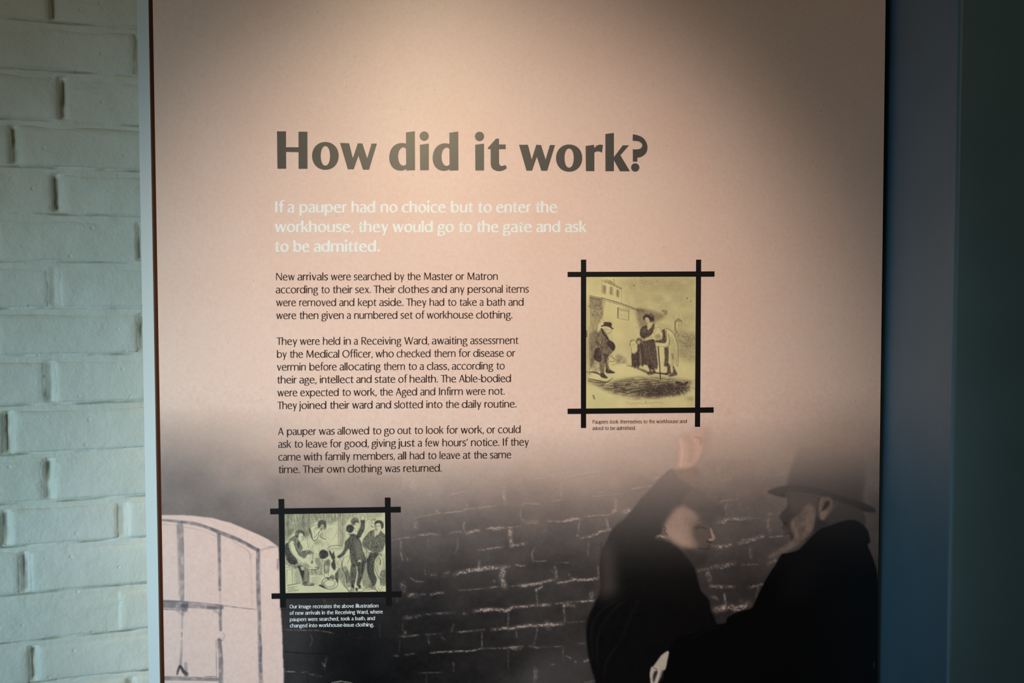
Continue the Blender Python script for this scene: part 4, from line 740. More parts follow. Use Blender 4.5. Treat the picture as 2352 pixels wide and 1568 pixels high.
# bundle
P([(640, 1020), (650, 985), (680, 955), (740, 945), (790, 960), (812, 1000), (805, 1040), (770, 1066), (700, 1070), (655, 1052)], PAP, .95, 4); L([(655, 1050), (638, 1015), (655, 975), (690, 955), (740, 950), (790, 965), (812, 1005), (800, 1045), (760, 1068), (700, 1070), (655, 1050)], [4, 6, 3, 4, 6, 7], I, .75, 3)
for k in range(18):
    a = k*.35; L([(725+55*math.cos(a), 1012+38*math.sin(a)), (725+62*math.cos(a+.5), 1012+42*math.sin(a+.5)), (725+48*math.cos(a+1), 1012+30*math.sin(a+1))], [1.5, 3.5, 1.5], I, .5, 2)
P([(642, 1010), (655, 990), (672, 1030), (700, 1066), (660, 1050)], I, .5, 5, HS); P([(605, 1032), (645, 1028), (680, 1055), (700, 1070), (650, 1055)], I, .9, 3)
P([(690, 940), (710, 950), (735, 935), (760, 925), (775, 960), (760, 975), (740, 955), (720, 975), (695, 965)], I, .75, 4, np.clip(HS+.4, 0, 1)); L([(672, 905), (668, 940), (690, 965)], 4, I, .7, 2); L([(705, 905), (715, 930)], 4, I, .7, 2); L([(745, 915), (735, 940), (750, 970)], 4, I, .6, 2)
# figures standing
P([(800, 900), (840, 850), (900, 830), (930, 900), (960, 960), (960, 1060), (905, 1060), (850, 1010)], I, .42, 6, np.clip(HV, 0, 1)); P([(780, 940), (800, 890), (815, 900), (815, 1000), (800, 1000)], I, .75, 4)
P([(1080, 700), (1135, 680), (1160, 900), (1190, 1040), (1130, 1065), (1080, 1040), (1060, 900)], I, .48, 7, HV); P([(1255, 900), (1300, 870), (1322, 880), (1322, 1020), (1290, 1035), (1260, 1010)], I, .6, 7, np.clip(HS+.3, 0, 1)); P([(1250, 700), (1290, 700), (1310, 860), (1260, 880)], I, .35, 7, np.clip(HS, 0, 1))
L([(872, 740), (858, 800), (862, 860), (895, 920), (905, 1010)], [5, 9, 8, 6], I, .75, 3); L([(940, 680), (935, 740), (915, 800)], 4, I, .7, 2); L([(930, 720), (860, 745)], 5, I, .6, 3, HS); P([(895, 880), (925, 880), (945, 960), (920, 1010), (900, 980)], I, .5, 5, HV)
P([(950, 820), (1000, 835), (1012, 900), (1000, 980), (985, 1030), (975, 1060), (955, 1050), (945, 960)], I, .80, 4, np.clip(HV+.2, 0, 1)); P([(1010, 790), (1092, 798), (1090, 860), (1075, 920), (1060, 980), (1035, 1040), (1010, 1020), (1025, 900)], I, .85, 4, np.clip(HV+.25, 0, 1))
P([(955, 1030), (980, 1030), (985, 1070), (960, 1085)], I, .85, 3); P([(1030, 1030), (1052, 1030), (1055, 1060), (1035, 1065)], I, .9, 3)
P([(905, 1060), (950, 1055), (985, 1075), (975, 1105), (930, 1105)], PAP, .8, 3); L([(880, 1035), (915, 1075), (935, 1108)], [4, 7, 7], I, .8, 3); L([(950, 1062), (960, 1080), (985, 1075)], 3, I, .7, 2); P([(935, 1080), (980, 1070), (985, 1108), (940, 1108)], I, .5, 4, HS); P([(1000, 1060), (1030, 1065), (1020, 1100), (1000, 1090)], I, .85, 4); P([(1030, 1065), (1090, 1060), (1085, 1090), (1040, 1100), (1020, 1090)], PAP, .8, 3); L([(1030, 1068), (1060, 1062), (1090, 1075), (1070, 1095), (1030, 1102)], 4, I, .7, 2)
L([(1095, 1080), (1140, 1078), (1180, 1070), (1215, 1080), (1235, 1100)], [3, 4, 8], I, .8, 2); L([(1100, 1075), (1110, 1062), (1145, 1050)], 3, I, .7, 2); L([(1240, 1060), (1260, 1090), (1265, 1105)], 4, I, .7, 2); L([(1285, 1040), (1275, 1070), (1290, 1100)], 3, I, .6, 2)
P([(930, 525), (945, 495), (975, 485), (1010, 500), (1040, 540), (1065, 590), (1075, 660), (1100, 720), (1115, 780), (1100, 805), (1070, 800), (1050, 760), (1020, 780), (1010, 830), (985, 838), (960, 820), (945, 760), (942, 700), (930, 645), (905, 670), (880, 710), (850, 735), (815, 742), (805, 725), (850, 690), (880, 640), (885, 580), (905, 550)], I, .82, 4, np.clip(HV*.8+.4, 0, 1))
P([(985, 560), (1040, 560), (1070, 660), (1090, 760), (1060, 760), (1010, 700)], PAP, .30, 14, VS); L([(955, 640), (965, 740), (1010, 820)], 4, PAP, .3, 4)
P([(1052, 345), (1070, 338), (1098, 340), (1100, 400), (1090, 450), (1070, 490), (1045, 530), (1010, 530), (1020, 470), (1040, 430), (1055, 400)], I, .85, 4, np.clip(HV*.7+.45, 0, 1))
P([(1055, 336), (1056, 300), (1072, 278), (1092, 300), (1092, 336)], PAP, .9, 3); L([(1060, 338), (1055, 305), (1072, 278), (1095, 305), (1090, 336)], 3.5, I, .7, 2); L([(1072, 285), (1070, 315)], 2.5, I, .5, 2); L([(1080, 290), (1080, 315)], 2.5, I, .4, 2)
P([(975, 400), (1000, 375), (1040, 380), (1045, 420), (1020, 465), (990, 470), (970, 440)], PAP, .95, 3); L([(1044, 385), (1040, 415), (1020, 450), (990, 468)], 3.5, I, .6, 2); L([(995, 400), (1000, 385), (1020, 405)], 4, I, .6, 2); L([(985, 420), (1000, 440), (998, 455)], 4, I, .6, 2); L([(1008, 420), (1030, 430)], 3, I, .5, 2)
P([(948, 365), (955, 335), (985, 316), (1015, 322), (1034, 345), (1035, 380), (1015, 368), (995, 378), (980, 400), (960, 385)], I, .72, 4, np.clip(HS+.45, 0, 1))
P([(900, 440), (905, 410), (928, 390), (955, 390), (975, 405), (985, 430), (972, 458), (950, 478), (920, 470), (904, 458)], I, .92, 4, np.clip(HS+.6, 0, 1)); L([(925, 490), (960, 500), (1000, 520)], [14, 20, 10], I, .55, 5, HS)
# right hand man and heads behind
P([(1108, 340), (1150, 330), (1160, 380), (1150, 430), (1110, 440), (1095, 400)], PAP, .6, 4); L([(1105, 350), (1130, 335), (1160, 340)], 4, I, .45, 2); L([(1110, 360), (1150, 365)], 4, I, .35, 3, HS); L([(1150, 370), (1145, 410), (1125, 440), (1100, 470)], 3, I, .4, 2); L([(1095, 500), (1110, 470)], 3, I, .4, 2)
P([(1160, 340), (1180, 325), (1210, 335), (1215, 380), (1200, 420), (1175, 425), (1162, 390)], PAP, .7, 3); P([(1160, 345), (1175, 328), (1205, 328), (1220, 340), (1195, 350), (1175, 352), (1165, 375)], I, .55, 4, HS); L([(1170, 372), (1185, 375)], 5, I, .8, 2); L([(1165, 395), (1175, 415), (1195, 410)], [6, 8, 4], I, .7, 3)
P([(1150, 460), (1195, 445), (1222, 470), (1235, 500), (1262, 450), (1290, 478), (1315, 500), (1318, 570), (1300, 630), (1285, 670), (1240, 688), (1190, 700), (1160, 668), (1130, 655), (1090, 640), (1072, 600), (1078, 550), (1105, 510)], I, .74, 4, np.clip(HS*.5+.55, 0, 1))
P([(1195, 450), (1215, 455), (1232, 485), (1218, 505), (1200, 520), (1192, 500)], PAP, .85, 3); P([(1240, 462), (1262, 448), (1250, 480), (1235, 490)], PAP, .7, 3); L([(1195, 480), (1165, 545), (1150, 590), (1152, 640)], 5, PAP, .5, 3); L([(1195, 445), (1195, 500), (1160, 570)], 5, I, .8, 2); L([(1160, 660), (1200, 690), (1260, 680), (1300, 650)], 4, PAP, .4, 3); L([(1170, 640), (1230, 620), (1280, 630)], 4, I, .8, 3)
P([(1205, 385), (1225, 375), (1262, 375), (1268, 400), (1258, 435), (1240, 460), (1220, 450), (1206, 425)], PAP, .95, 3); P([(1203, 400), (1212, 400), (1220, 440), (1232, 455), (1212, 450)], I, .6, 4); L([(1214, 402), (1224, 404)], 5, I, .85, 2); L([(1238, 402), (1254, 406)], 5, I, .85, 2); L([(1228, 408), (1224, 425), (1232, 428)], 3.5, I, .6, 2); L([(1222, 438), (1238, 438)], 3.5, I, .6, 2)
P([(1198, 385), (1205, 360), (1225, 345), (1262, 345), (1288, 362), (1297, 395), (1290, 425), (1275, 435), (1268, 405), (1262, 380), (1240, 372), (1222, 378), (1208, 395)], I, .9, 4, np.clip(HS+.55, 0, 1))
P([(1150, 680), (1190, 692), (1240, 690), (1235, 720), (1205, 770), (1195, 830), (1200, 900), (1225, 960), (1215, 1010), (1190, 1040), (1165, 1000), (1140, 940), (1120, 860), (1118, 780), (1130, 720)], I, .84, 4, np.clip(HV*.7+.45, 0, 1)); P([(1180, 700), (1260, 690), (1275, 730), (1200, 735)], I, .55, 5, HS)
P([(1205, 770), (1240, 720), (1275, 730), (1290, 800), (1270, 870), (1255, 930), (1258, 1050), (1225, 1050), (1225, 960), (1205, 880)], PAP, .65, 5); L([(1200, 790), (1205, 860), (1235, 930), (1250, 960)], [4, 6, 9], I, .75, 3); L([(1240, 730), (1262, 770), (1258, 810)], [4, 12, 14], I, .6, 4); P([(1215, 760), (1240, 740), (1245, 900), (1215, 860)], I, .3, 5, VS)
L([(1260, 900), (1262, 1040)], 4, I, .6, 2); L([(1190, 1040), (1215, 1070)], 4, I, .6, 2); L([(1145, 1030), (1170, 1060), (1190, 1065)], 3, I, .5, 2); P([(1145, 1010), (1200, 1030), (1210, 1075), (1160, 1060)], I, .35, 5, VS)
P([(1090, 640), (1130, 655), (1150, 690), (1125, 750), (1100, 730)], PAP, .6, 4); L([(1085, 655), (1110, 660), (1118, 690)], 4, I, .7, 2); L([(1110, 650), (1140, 690)], 4, I, .7, 2); L([(1110, 730), (1125, 765)], 6, I, .7, 3)
for k in range(24): L([(1290+rs.rand()*20, 690+k*10), (1305+rs.rand()*14, 712+k*10)], 2.4, I, .4, 2)
G_ = (vnoise(h_, w_, 6, 1.5, 303, 1)*.6+vnoise(h_, w_, 1.6, 4, 304, 1)*.4-.5)[..., None]
dk = np.clip((PAP.mean()-A2.a.mean(-1, keepdims=True))*1.7, 0, 1); A2.a = A2.a-dk*(1-dk*.55)*G_*.9-dk*.05
for c_ in range(3): A2.a[..., c_] = gblur(A2.a[..., c_], .8)
A2.a *= (1+(vnoise(h_, w_, 60, 60, 41, 3)-.5)[..., None]*.08)

# ------------------------------------------------------------------ printed meshes
def printed(name, gx, gy, col, m, off, parent):
    # gx, gy: 2D arrays of photo coordinates on the panel plane; col HxWx3 sRGB print colours
    V = PN.px(gx, gy, off); ny, nx = gx.shape
    i = (np.arange(ny-1)[:, None]*nx+np.arange(nx-1)[None, :]).ravel()
    Fc = np.stack([i, i+nx, i+nx+1, i+1], 1)
    me = bpy.data.meshes.new(name); me.vertices.add(nx*ny); me.vertices.foreach_set('co', V.reshape(-1))
    me.loops.add(Fc.size); me.loops.foreach_set('vertex_index', Fc.ravel().astype(np.int32))
    me.polygons.add(len(Fc)); me.polygons.foreach_set('loop_start', (np.arange(len(Fc))*4).astype(np.int32))
    at = me.attributes.new('print_colour', 'FLOAT_COLOR', 'POINT')
    rgba = np.ones((nx*ny, 4), np.float32); rgba[:, :3] = lin(np.clip(col, 0, 1)).reshape(-1, 3); at.data.foreach_set('color', rgba.ravel())
    me.materials.append(m); me.update(calc_edges=True)
    o = bpy.data.objects.new(name, me); COL.objects.link(o); o.parent = parent; o.matrix_parent_inverse = parent.matrix_world.inverted()
    return o
ry = np.concatenate([[YT, 885.], np.arange(887, 1612, 1.8), np.arange(1615, 1715, 6.), [1730., YB]])
t = np.linspace(0, 1, 930)
xl = 350.6+27.4*ry/1568; xr = 2034.2-20.2*ry/1568
gx = xl[:, None]+(xr-xl)[:, None]*t[None, :]; gy = np.repeat(ry[:, None], len(t), 1)
colr = PH.sample(gx, gy); colr[:2] = PINK
colr[-2:] = DARK
printed('printed_face', gx, gy, colr, M_print, 0.0, root)
# solid board behind the printed face
def quadslab(name, xs0, xs1, yt, yb, o0, o1, m, parent):
    # xs0/xs1: (x at y=0, x at y=1568) of the left/right sides in photo coordinates
    c = []
    for o_ in (o0, o1):
        for (xs, y) in ((xs0, yb), (xs1, yb), (xs1, yt), (xs0, yt)):
            p = PN.px(xs[0]+(xs[1]-xs[0])*y/1568, y) + PN.n*o_; c.append(p)
    return mesh(name, c, [(0, 1, 2, 3), (7, 6, 5, 4), (0, 4, 5, 1), (1, 5, 6, 2), (2, 6, 7, 3), (3, 7, 4, 0)], m, parent)
quadslab('board_core', (350.6, 378.), (2034.2, 2014.), YT, YB, -.0004, -.018, M_core, root)
tag(quadslab('edge_strip', (316.2, 344.), (342.8, 369.4), YT, zpx(0.), .004, -.05, M_white, root), 'pale painted edge strip down the left side')
tag(quadslab('rebate_liner', (342.3, 368.9), (351.2, 378.6), YT, YB, -.0035, -.05, M_brown, root), 'dark brown gap between edge strip and printed face')
quadslab('gap_shade_strip', (2033.6, 2013.4), (2050., 2030.), YT, YB, -.016, -.05, M_black, root)  # added black strip, painted shade of the gap beside the panel
quadslab('back_board', (318.2, 346.), (2050., 2030.), YT, zpx(0.), -.0505, -.075, M_white, root)
quadslab('plinth', (343.8, 370.), (2030., 2010.), YB, zpx(0.), -.002, -.0495, M_slate, root)

def illus(A, c, name, label):
    tl, tr, br_, bl = [np.array(q, float) for q in c]; n1 = int(np.hypot(*(tr-tl))/.85); n2 = int(np.hypot(*(bl-tl))/.85)
    s_, t_ = np.meshgrid(np.linspace(0, 1, n1), np.linspace(0, 1, n2)); s_ = s_[..., None]; t_ = t_[..., None]
    q = (tl*(1-s_)+tr*s_)*(1-t_)+(bl*(1-s_)+br_*s_)*t_
    sc, ox, oy = A.photo
    o = printed(name, ox+q[..., 0]/sc, oy+q[..., 1]/sc, A.sample(q[..., 0], q[..., 1]), M_pic, .00025, root)
    tag(o, label)
A1.photo = (3.732, 1290, 580); A2.photo = (4.612, 600, 1120)
illus(A1, [(208, 204), (1154, 203), (1146, 1330), (208, 1336)], 'illustration', 'yellowed engraving of a stout man in a hat facing a poor family')
illus(A2, [(243, 275), (1313, 259), (1323, 1101), (257, 1115)], 'illustration', 'yellowed engraving of men undressing beside a bench and bundle')
def flat(name, polys, m, off, label=None):
    # polys: list of lists of loops, each loop a list of photo points
    V, Fc = [], []; n = 0
    for k, loops in enumerate(polys):
        L3 = [[Vector((float(x), float(-y), 0)) for (x, y) in lp] for lp in loops]
        tri = tessellate_polygon(L3); flatp = [p for lp in loops for p in lp]
        a = np.array(flatp, float); w3 = PN.px(a[:, 0], a[:, 1], off+(k%6)*5e-6)
        V.extend(w3)
        for t3 in tri:
            i0, i1, i2 = t3
            nrm = (flatp[i1][0]-flatp[i0][0])*(flatp[i2][1]-flatp[i0][1])-(flatp[i1][1]-flatp[i0][1])*(flatp[i2][0]-flatp[i0][0])
            Fc.append((n+i0, n+i1, n+i2) if nrm < 0 else (n+i0, n+i2, n+i1))
        n += len(flatp)
    o = mesh(name, V, Fc, m, root)
    if label: o['label'] = label
    return o
def zz(sc, ox, oy, pts): return [(ox+x/sc, oy+y/sc) for x, y in pts]
for nm, z in (('large', (3.732, 1290, 580)), ('small', (4.612, 600, 1120))):
    if nm == 'large': B = [[(165, 60), (211, 60), (210, 1502), (165, 1502)], [(1152, 60), (1196, 60), (1187, 1492), (1142, 1492)], [(51, 165), (1311, 160), (1311, 205), (51, 208)], [(51, 1337), (1303, 1325), (1303, 1370), (51, 1382)]]
    else: B = [[(182, 118), (243, 118), (260, 1268), (200, 1268)], [(1309, 103), (1369, 103), (1381, 1248), (1322, 1250)], [(93, 220), (1477, 200), (1478, 260), (94, 280)], [(108, 1118), (1486, 1096), (1487, 1155), (109, 1176)]]
    for i_, q in enumerate(B): flat('frame_bar', [[zz(*z, q)]], M_bar, .0004+.00008*i_)
# title, traced letter by letter
GZ, HZ = (4.704, 600, 270), (4.704, 1050, 270)
def ell(cx, cy, rx, ry, n=40, pw=2.0):
    return [(cx+rx*math.copysign(abs(math.cos(a))**(2/pw), math.cos(a)), cy+ry*math.copysign(abs(math.sin(a))**(2/pw), math.sin(a))) for a in [2*math.pi*k/n for k in range(n)]]
dstem = [(1563, 160), (1660, 147), (1662, 567), (1566, 570)]
dout = [(1570, 281), (1520, 274), (1470, 283), (1425, 313), (1396, 360), (1383, 425), (1390, 485), (1415, 533), (1455, 562), (1505, 572), (1545, 565), (1570, 553)]
din = [(1570, 500), (1550, 515), (1530, 518), (1505, 505), (1488, 474), (1480, 430), (1482, 390), (1495, 350), (1520, 325), (1545, 322), (1570, 340)]
def sm(p): return [tuple(q) for q in cat(np.array(p, float), 4, False)]
dbow = sm(dout)+sm(din)
def off(p, dx, dy): return [(x+dx, y+dy) for x, y in p]
glyphs = [('H', GZ, [[[(170, 148), (268, 148), (268, 320), (403, 320), (402, 152), (499, 152), (500, 553), (403, 553), (403, 373), (268, 370), (270, 552), (175, 552)]]]),
 ('o', GZ, [[ell(693, 413, 144, 150, 48, 2.1), ell(693, 413, 50, 105, 40, 2.15)]]),
 ('w', GZ, [[[(852, 273), (950, 277), (990, 438), (1043, 278), (1093, 278), (1145, 440), (1192, 280), (1250, 280), (1165, 563), (1100, 563), (1050, 412), (1000, 558), (935, 558)]]]),
 ('d', GZ, [[dstem], [dbow]]), ('i', GZ, [[[(1714, 293), (1811, 280), (1811, 568), (1716, 568)]], [ell(1761, 200, 50, 51)]]), ('d', GZ, [[off(dstem, 469, 3)], [off(dbow, 469, 3)]]),
 ('i', HZ, [[[(195, 293), (291, 281), (291, 570), (196, 570)]], [ell(242, 203, 50, 51)]]),
 ('t', HZ, [[[(333, 340), (333, 325), (420, 227), (453, 227), (453, 290), (525, 290), (525, 341), (453, 341), (453, 490), (460, 512), (478, 523), (505, 518), (524, 511), (537, 547), (510, 565), (475, 577), (430, 577), (390, 560), (370, 535), (362, 500), (362, 341)]]]),
 ('w', HZ, [[[(668, 293), (765, 293), (806, 450), (855, 293), (907, 296), (956, 452), (1002, 296), (1058, 296), (974, 574), (910, 574), (861, 425), (810, 573), (749, 573)]]]),
 ('o', HZ, [[ell(1210, 437, 142, 147, 48, 2.1), ell(1210, 437, 49, 103, 40, 2.15)]]),
 ('r', HZ, [[[(1388, 306), (1480, 293), (1481, 328), (1508, 302), (1540, 291), (1576, 295), (1565, 379), (1540, 366), (1510, 364), (1483, 378), (1483, 577), (1391, 577)]]]),
 ('k', HZ, [[[(1601, 177), (1694, 165), (1694, 425), (1790, 299), (1857, 299), (1764, 406), (1867, 579), (1760, 579), (1694, 462), (1694, 578), (1602, 578)]]]),
 ('?', HZ, [[sm([(1898, 180), (1950, 190), (2010, 220), (2045, 270), (2057, 325), (2045, 375), (2010, 412), (1975, 428), (1947, 431)])+[(1947, 475), (1898, 475)]+sm([(1898, 342), (1935, 343), (1970, 338), (1992, 322), (2000, 300), (1992, 278), (1965, 258), (1930, 252), (1896, 250)])], [ell(1924, 538, 45, 45)]])]
words = [glyphs[:3], glyphs[3:6], glyphs[6:8], glyphs[8:]]
for wd_ in words:
    pol = [[zz(*z, lp) for lp in loops] for (_, z, G) in wd_ for loops in G]
    flat('title_word', pol, M_title, .0003)

# ---- running text: a humanist face drawn with a broad pen
X, A, CP, D = 100., 142., 134., -40.
def pen(pts, S, Tn, closed=False, k=6, w0=None):
    p = np.array(pts, float); p = cat(p, k, closed) if len(p) > 2 else p
    if closed: p = np.vstack([p, p[:1]])
    d = np.gradient(p, axis=0)
    if closed: d[0] = d[-1] = p[1]-p[-2]
    ln = np.hypot(d[:, 0], d[:, 1])+1e-9; d /= ln[:, None]
    ang = math.radians(14); c_ = np.abs(d[:, 1]*math.cos(ang)-d[:, 0]*math.sin(ang))
    wd = (Tn+(S-Tn)*c_**1.4)/2
    if w0 is not None: wd = wd*np.interp(np.linspace(0, 1, len(p)), np.linspace(0, 1, len(w0)), w0)
    n_ = np.stack([-d[:, 1], d[:, 0]], 1)*wd[:, None]
    a, b = p+n_, p-n_
    return [[tuple(a[i]), tuple(a[i+1]), tuple(b[i+1]), tuple(b[i])] for i in range(len(p)-1)]
def bar(x0, y0, x1, y1, w0, w1=None):      # slanted bar with horizontal ends
    w1 = w1 or w0
    return [[(x0-w0/2, y0), (x0+w0/2, y0), (x1+w1/2, y1), (x1-w1/2, y1)]]
def glyph(ch, S, Tn):
    s, t = S/2, Tn/2; e = S-16; q = []
    def stem(x, y1=X, y0=0, sl=4): q.append([(x-s, y0), (x+s, y0), (x+s*1.04, y1), (x-s*1.04, y1-sl)])
    def P_(pts, **k): q.extend(pen(pts, S, Tn, **k))
    if ch in 'nhmur':
        if ch == 'u':
            w = 78+e*1.6; stem(w-s); P_([(s, X), (s, 40), (s+2, 20), (s+16, t), (w*.55, t+3), (w-s, 22)]); q.append([(0, X), (S, X), (S, X-6), (0, X-10)]); return q, w+12
        stem(s, A if ch == 'h' else X)
        if ch == 'r': w = 46+e; P_([(s, 62), (s+10, 84), (s+22, X-t-1), (w, X-t-2)], w0=[.8, 1, 1.3]); return q, w+6
        w = 78+e*1.6
        arch = lambda x0, w_: P_([(x0+s, 66), (x0+s+14, 90), (x0+w_*.58, X-t+1), (x0+w_-s-3, 84), (x0+w_-s, 62), (x0+w_-s, 30), (x0+w_-s, 0)])
        arch(0, w)
        if ch == 'm': arch(w-S, w-2); return q, 2*w-S-2+12
        return q, w+12
    if ch in 'il': stem(s, A if ch == 'l' else X)
    if ch == 'i': r_ = s*1.22; q.append([(s+r_*math.cos(a), 128+e*.3+r_*math.sin(a)) for a in np.linspace(0, 6.283, 12, False)])
    if ch in 'il': return q, S+12
    if ch == 'j': P_([(s, X), (s, 20), (s-1, -20), (s-8, -34), (s-22, -36)]); r_ = s*1.22; q.append([(s+r_*math.cos(a), 128+e*.3+r_*math.sin(a)) for a in np.linspace(0, 6.283, 12, False)]); return q, S+12
    if ch in 'oceO':
        H_ = CP if ch == 'O' else X; w = {'o': 90, 'c': 72, 'e': 82, 'O': 122}[ch]+e*1.5; cx_ = w/2; rx, ry = w/2-s, H_/2-t+2; cy_ = H_/2
        P = lambda a: (cx_+rx*math.cos(math.radians(a)), cy_+ry*math.sin(math.radians(a)))
        if ch in 'oO': P_([P(a) for a in range(0, 360, 30)], closed=True)
        if ch == 'c': cx_ = w*.58; rx = w*.58-s; P_([(w-2, X-13), (w*.74, X-t+1)]+[P(a) for a in (100, 130, 155, 180, 205, 235, 262)]+[(w*.8, 5), (w, 14)], w0=[1.2, 1, 1, 1, 1, 1, 1, 1, 1, .9])
        if ch == 'e': P_([(w-s, 54), P(28), P(58), P(90), P(125), P(155), P(180), P(210), P(240), P(268), (w*.82, 6), (w-2, 15)]); q.append([(S*.6, 50), (w-s*.6, 50), (w-s*.6, 50+Tn), (S*.6, 50+Tn)])
        return q, w+9
    if ch in 'bdpq':
        w = 88+e*1.5; 
        sx = s if ch in 'bp' else w-s
        stem(sx, A if ch in 'bd' else X, D if ch in 'pq' else 0)
        cx_ = w/2+(3 if ch in 'bp' else -3); rx = w/2-s; ry = X/2-t+1.5; P = lambda a: (cx_+rx*math.cos(math.radians(a)), X/2+ry*math.sin(math.radians(a)))
        P_([P(a) for a in range(0, 360, 30)], closed=True); return q, w+11
    if ch == 'a':
        w = 70+e*1.4; P_([(8, 84), (22, X-t-1), (w*.55, X-t+1), (w-s-3, 84), (w-s, 62), (w-s, 30), (w-s, 12), (w+2, 1)]); P_([(w-s, 57), (w*.5, 55), (s+6, 44), (s, 26), (s+5, 10), (w*.42, t-1), (w*.7, 8), (w-s, 24)]); return q, w+10
    if ch == 's':
        w = 58+e*1.2; P_([(w-5, X-13), (w*.7, X-t), (w*.45, X-t+1), (s+2, 84), (s+1, 70), (w*.32, 56), (w*.66, 46), (w-s-1, 32), (w-s-2, 16), (w*.55, t-2), (w*.3, t), (2, 13)], w0=[1.1, 1]); return q, w+9
    if ch == 't':
        w = 50+e; P_([(s+12, 100), (s+12, 30), (s+14, 12), (s+24, t-1), (w, t+6)]); q.append([(s+12-s, 92), (s+12+s, 92), (s+12+s, 126), (s+10, 122)]); q.append([(0, X-Tn-3), (w, X-Tn-2), (w, X-1), (4, X-1)]); return q, w+6
    if ch == 'f':
        w = 52+e; P_([(w, A-3), (w-14, A+2), (s+18, A-8), (s+13, A-26), (s+13, 80), (s+13, 40), (s+13, 0)]); q.append([(0, X-Tn-2), (w-6, X-Tn-2), (w-6, X-1), (0, X-1)]); return q, w-1
    if ch == 'g':
        w = 78+e*1.4; cx_ = w*.46; rx = w*.40-s*.8; P = lambda a: (cx_+rx*math.cos(math.radians(a)), 66+(33-t)*math.sin(math.radians(a)))
        P_([P(a) for a in range(0, 360, 36)], closed=True); q.append([(cx_+rx*.5, X-Tn-1), (w, X-Tn), (w, X-1), (cx_+rx*.4, X-1)])
        P_([(cx_-rx*.6, 40), (10, 26), (14, 12), (cx_, 8), (w*.8, 4), (w-s, -12), (w*.84, -30), (w*.5, -38), (w*.15, -33), (s*.8, -18), (w*.2, 2)], w0=[.8, 1]); return q, w+4
    if ch == 'k':
        w = 74+e*1.6; stem(s, A); q.extend(bar(S+2, 48, w-10, X, Tn*1.35)); q.extend(bar(S*1.1+10, 58, w-S*.5, 0, S*1.15)); return q, w+4
    if ch == 'v': w = 76+e*1.5; q.extend(bar(s+1, X, w/2, 0, S*1.08)); q.extend(bar(w-t-2, X, w/2, 0, Tn*1.2)); return q, w+4
    if ch == 'y': w = 76+e*1.5; q.extend(bar(s+1, X, w/2+1, 6, S*1.08)); q.extend(bar(w-t-2, X, w*.34, D, Tn*1.25, Tn*1.5)); return q, w+4
    if ch == 'x': w = 76+e*1.5; q.extend(bar(s+2, X, w-s-2, 0, S*1.15)); q.extend(bar(w-t-4, X, t+3, 0, Tn*1.3)); return q, w+5
    if ch in 'wW':
        H_ = CP if ch == 'W' else X; w = (116 if ch == 'w' else 152)+e*2.6; a, b, m = w*.29, w*.71, w*.5
        q.extend(bar(s+1, H_, a, 0, S*1.05)); q.extend(bar(m, H_ if ch == 'w' else H_, a, 0, Tn*1.2)); q.extend(bar(m, H_, b, 0, S*1.05)); q.extend(bar(w-t-2, H_, b, 0, Tn*1.2)); return q, w+4
    if ch == 'z': w = 66+e; q.extend(bar(w-s-2, X, s+2, 0, S*1.1)); q.append([(2, X-Tn), (w-2, X-Tn), (w-2, X), (2, X)]); q.append([(2, 0), (w-2, 0), (w-2, Tn), (2, Tn)]); return q, w+8
    if ch == 'I': stem(s+2, CP, 0, 0); return q, S+18
    if ch == 'N': w = 104+e*1.6; q.extend(bar(t+3, CP, t+3, 0, Tn*1.3)); q.extend(bar(w-t-3, CP, w-t-3, 0, Tn*1.3)); q.extend(bar(s+2, CP, w-s-2, 0, S*1.15)); return q, w+14
    if ch == 'M': w = 118+e*1.8; q.extend(bar(t+7, CP, t+3, 0, Tn*1.25)); q.extend(bar(w-s-6, CP, w-s-2, 0, S)); q.extend(bar(s+8, CP, w*.5, 8, S*1.05)); q.extend(bar(w-s-6, CP, w*.5, 8, Tn*1.25)); return q, w+14
    if ch == 'T': w = 92+e; stem(w/2, CP, 0, 0); q.append([(0, CP-Tn-1), (w, CP-Tn-1), (w, CP), (0, CP)]); return q, w-2
    if ch == 'A': w = 100+e*1.6; q.extend(bar(w*.48, CP, t+2, 0, Tn*1.3)); q.extend(bar(w*.48, CP, w-s-1, 0, S*1.1)); q.append([(w*.2, 42), (w*.76, 42), (w*.76, 42+Tn), (w*.2, 42+Tn)]); return q, w+4
    if ch in 'RP':
        w = (84 if ch == 'R' else 78)+e*1.5; stem(s+2, CP, 0, 0); P_([(s+4, CP-t), (w*.5, CP-t), (w-s-6, CP-16), (w-s-4, CP-37), (w-s-10, CP-58), (w*.5, 66), (s+4, 64)])
        if ch == 'R': q.extend(bar(w*.42, 68, w-s*.9, 0, S*1.15))
        return q, w+6
    if ch in '.': r_ = s*1.2; q.append([(r_+2+r_*math.cos(a), r_-1+r_*math.sin(a)) for a in np.linspace(0, 6.283, 12, False)]); return q, 2*r_+12
    if ch in ',’': 
        y = 0 if ch == ',' else 116; q.append([(4, y-24), (10, y-25), (S+6, y+8), (S+4, y+17), (6, y+17), (5, y+6)]); return q, S+14
    if ch == '-': q.append([(4, 44), (44, 44), (44, 44+Tn*1.25), (4, 44+Tn*1.25)]); return q, 52
    return q, 40
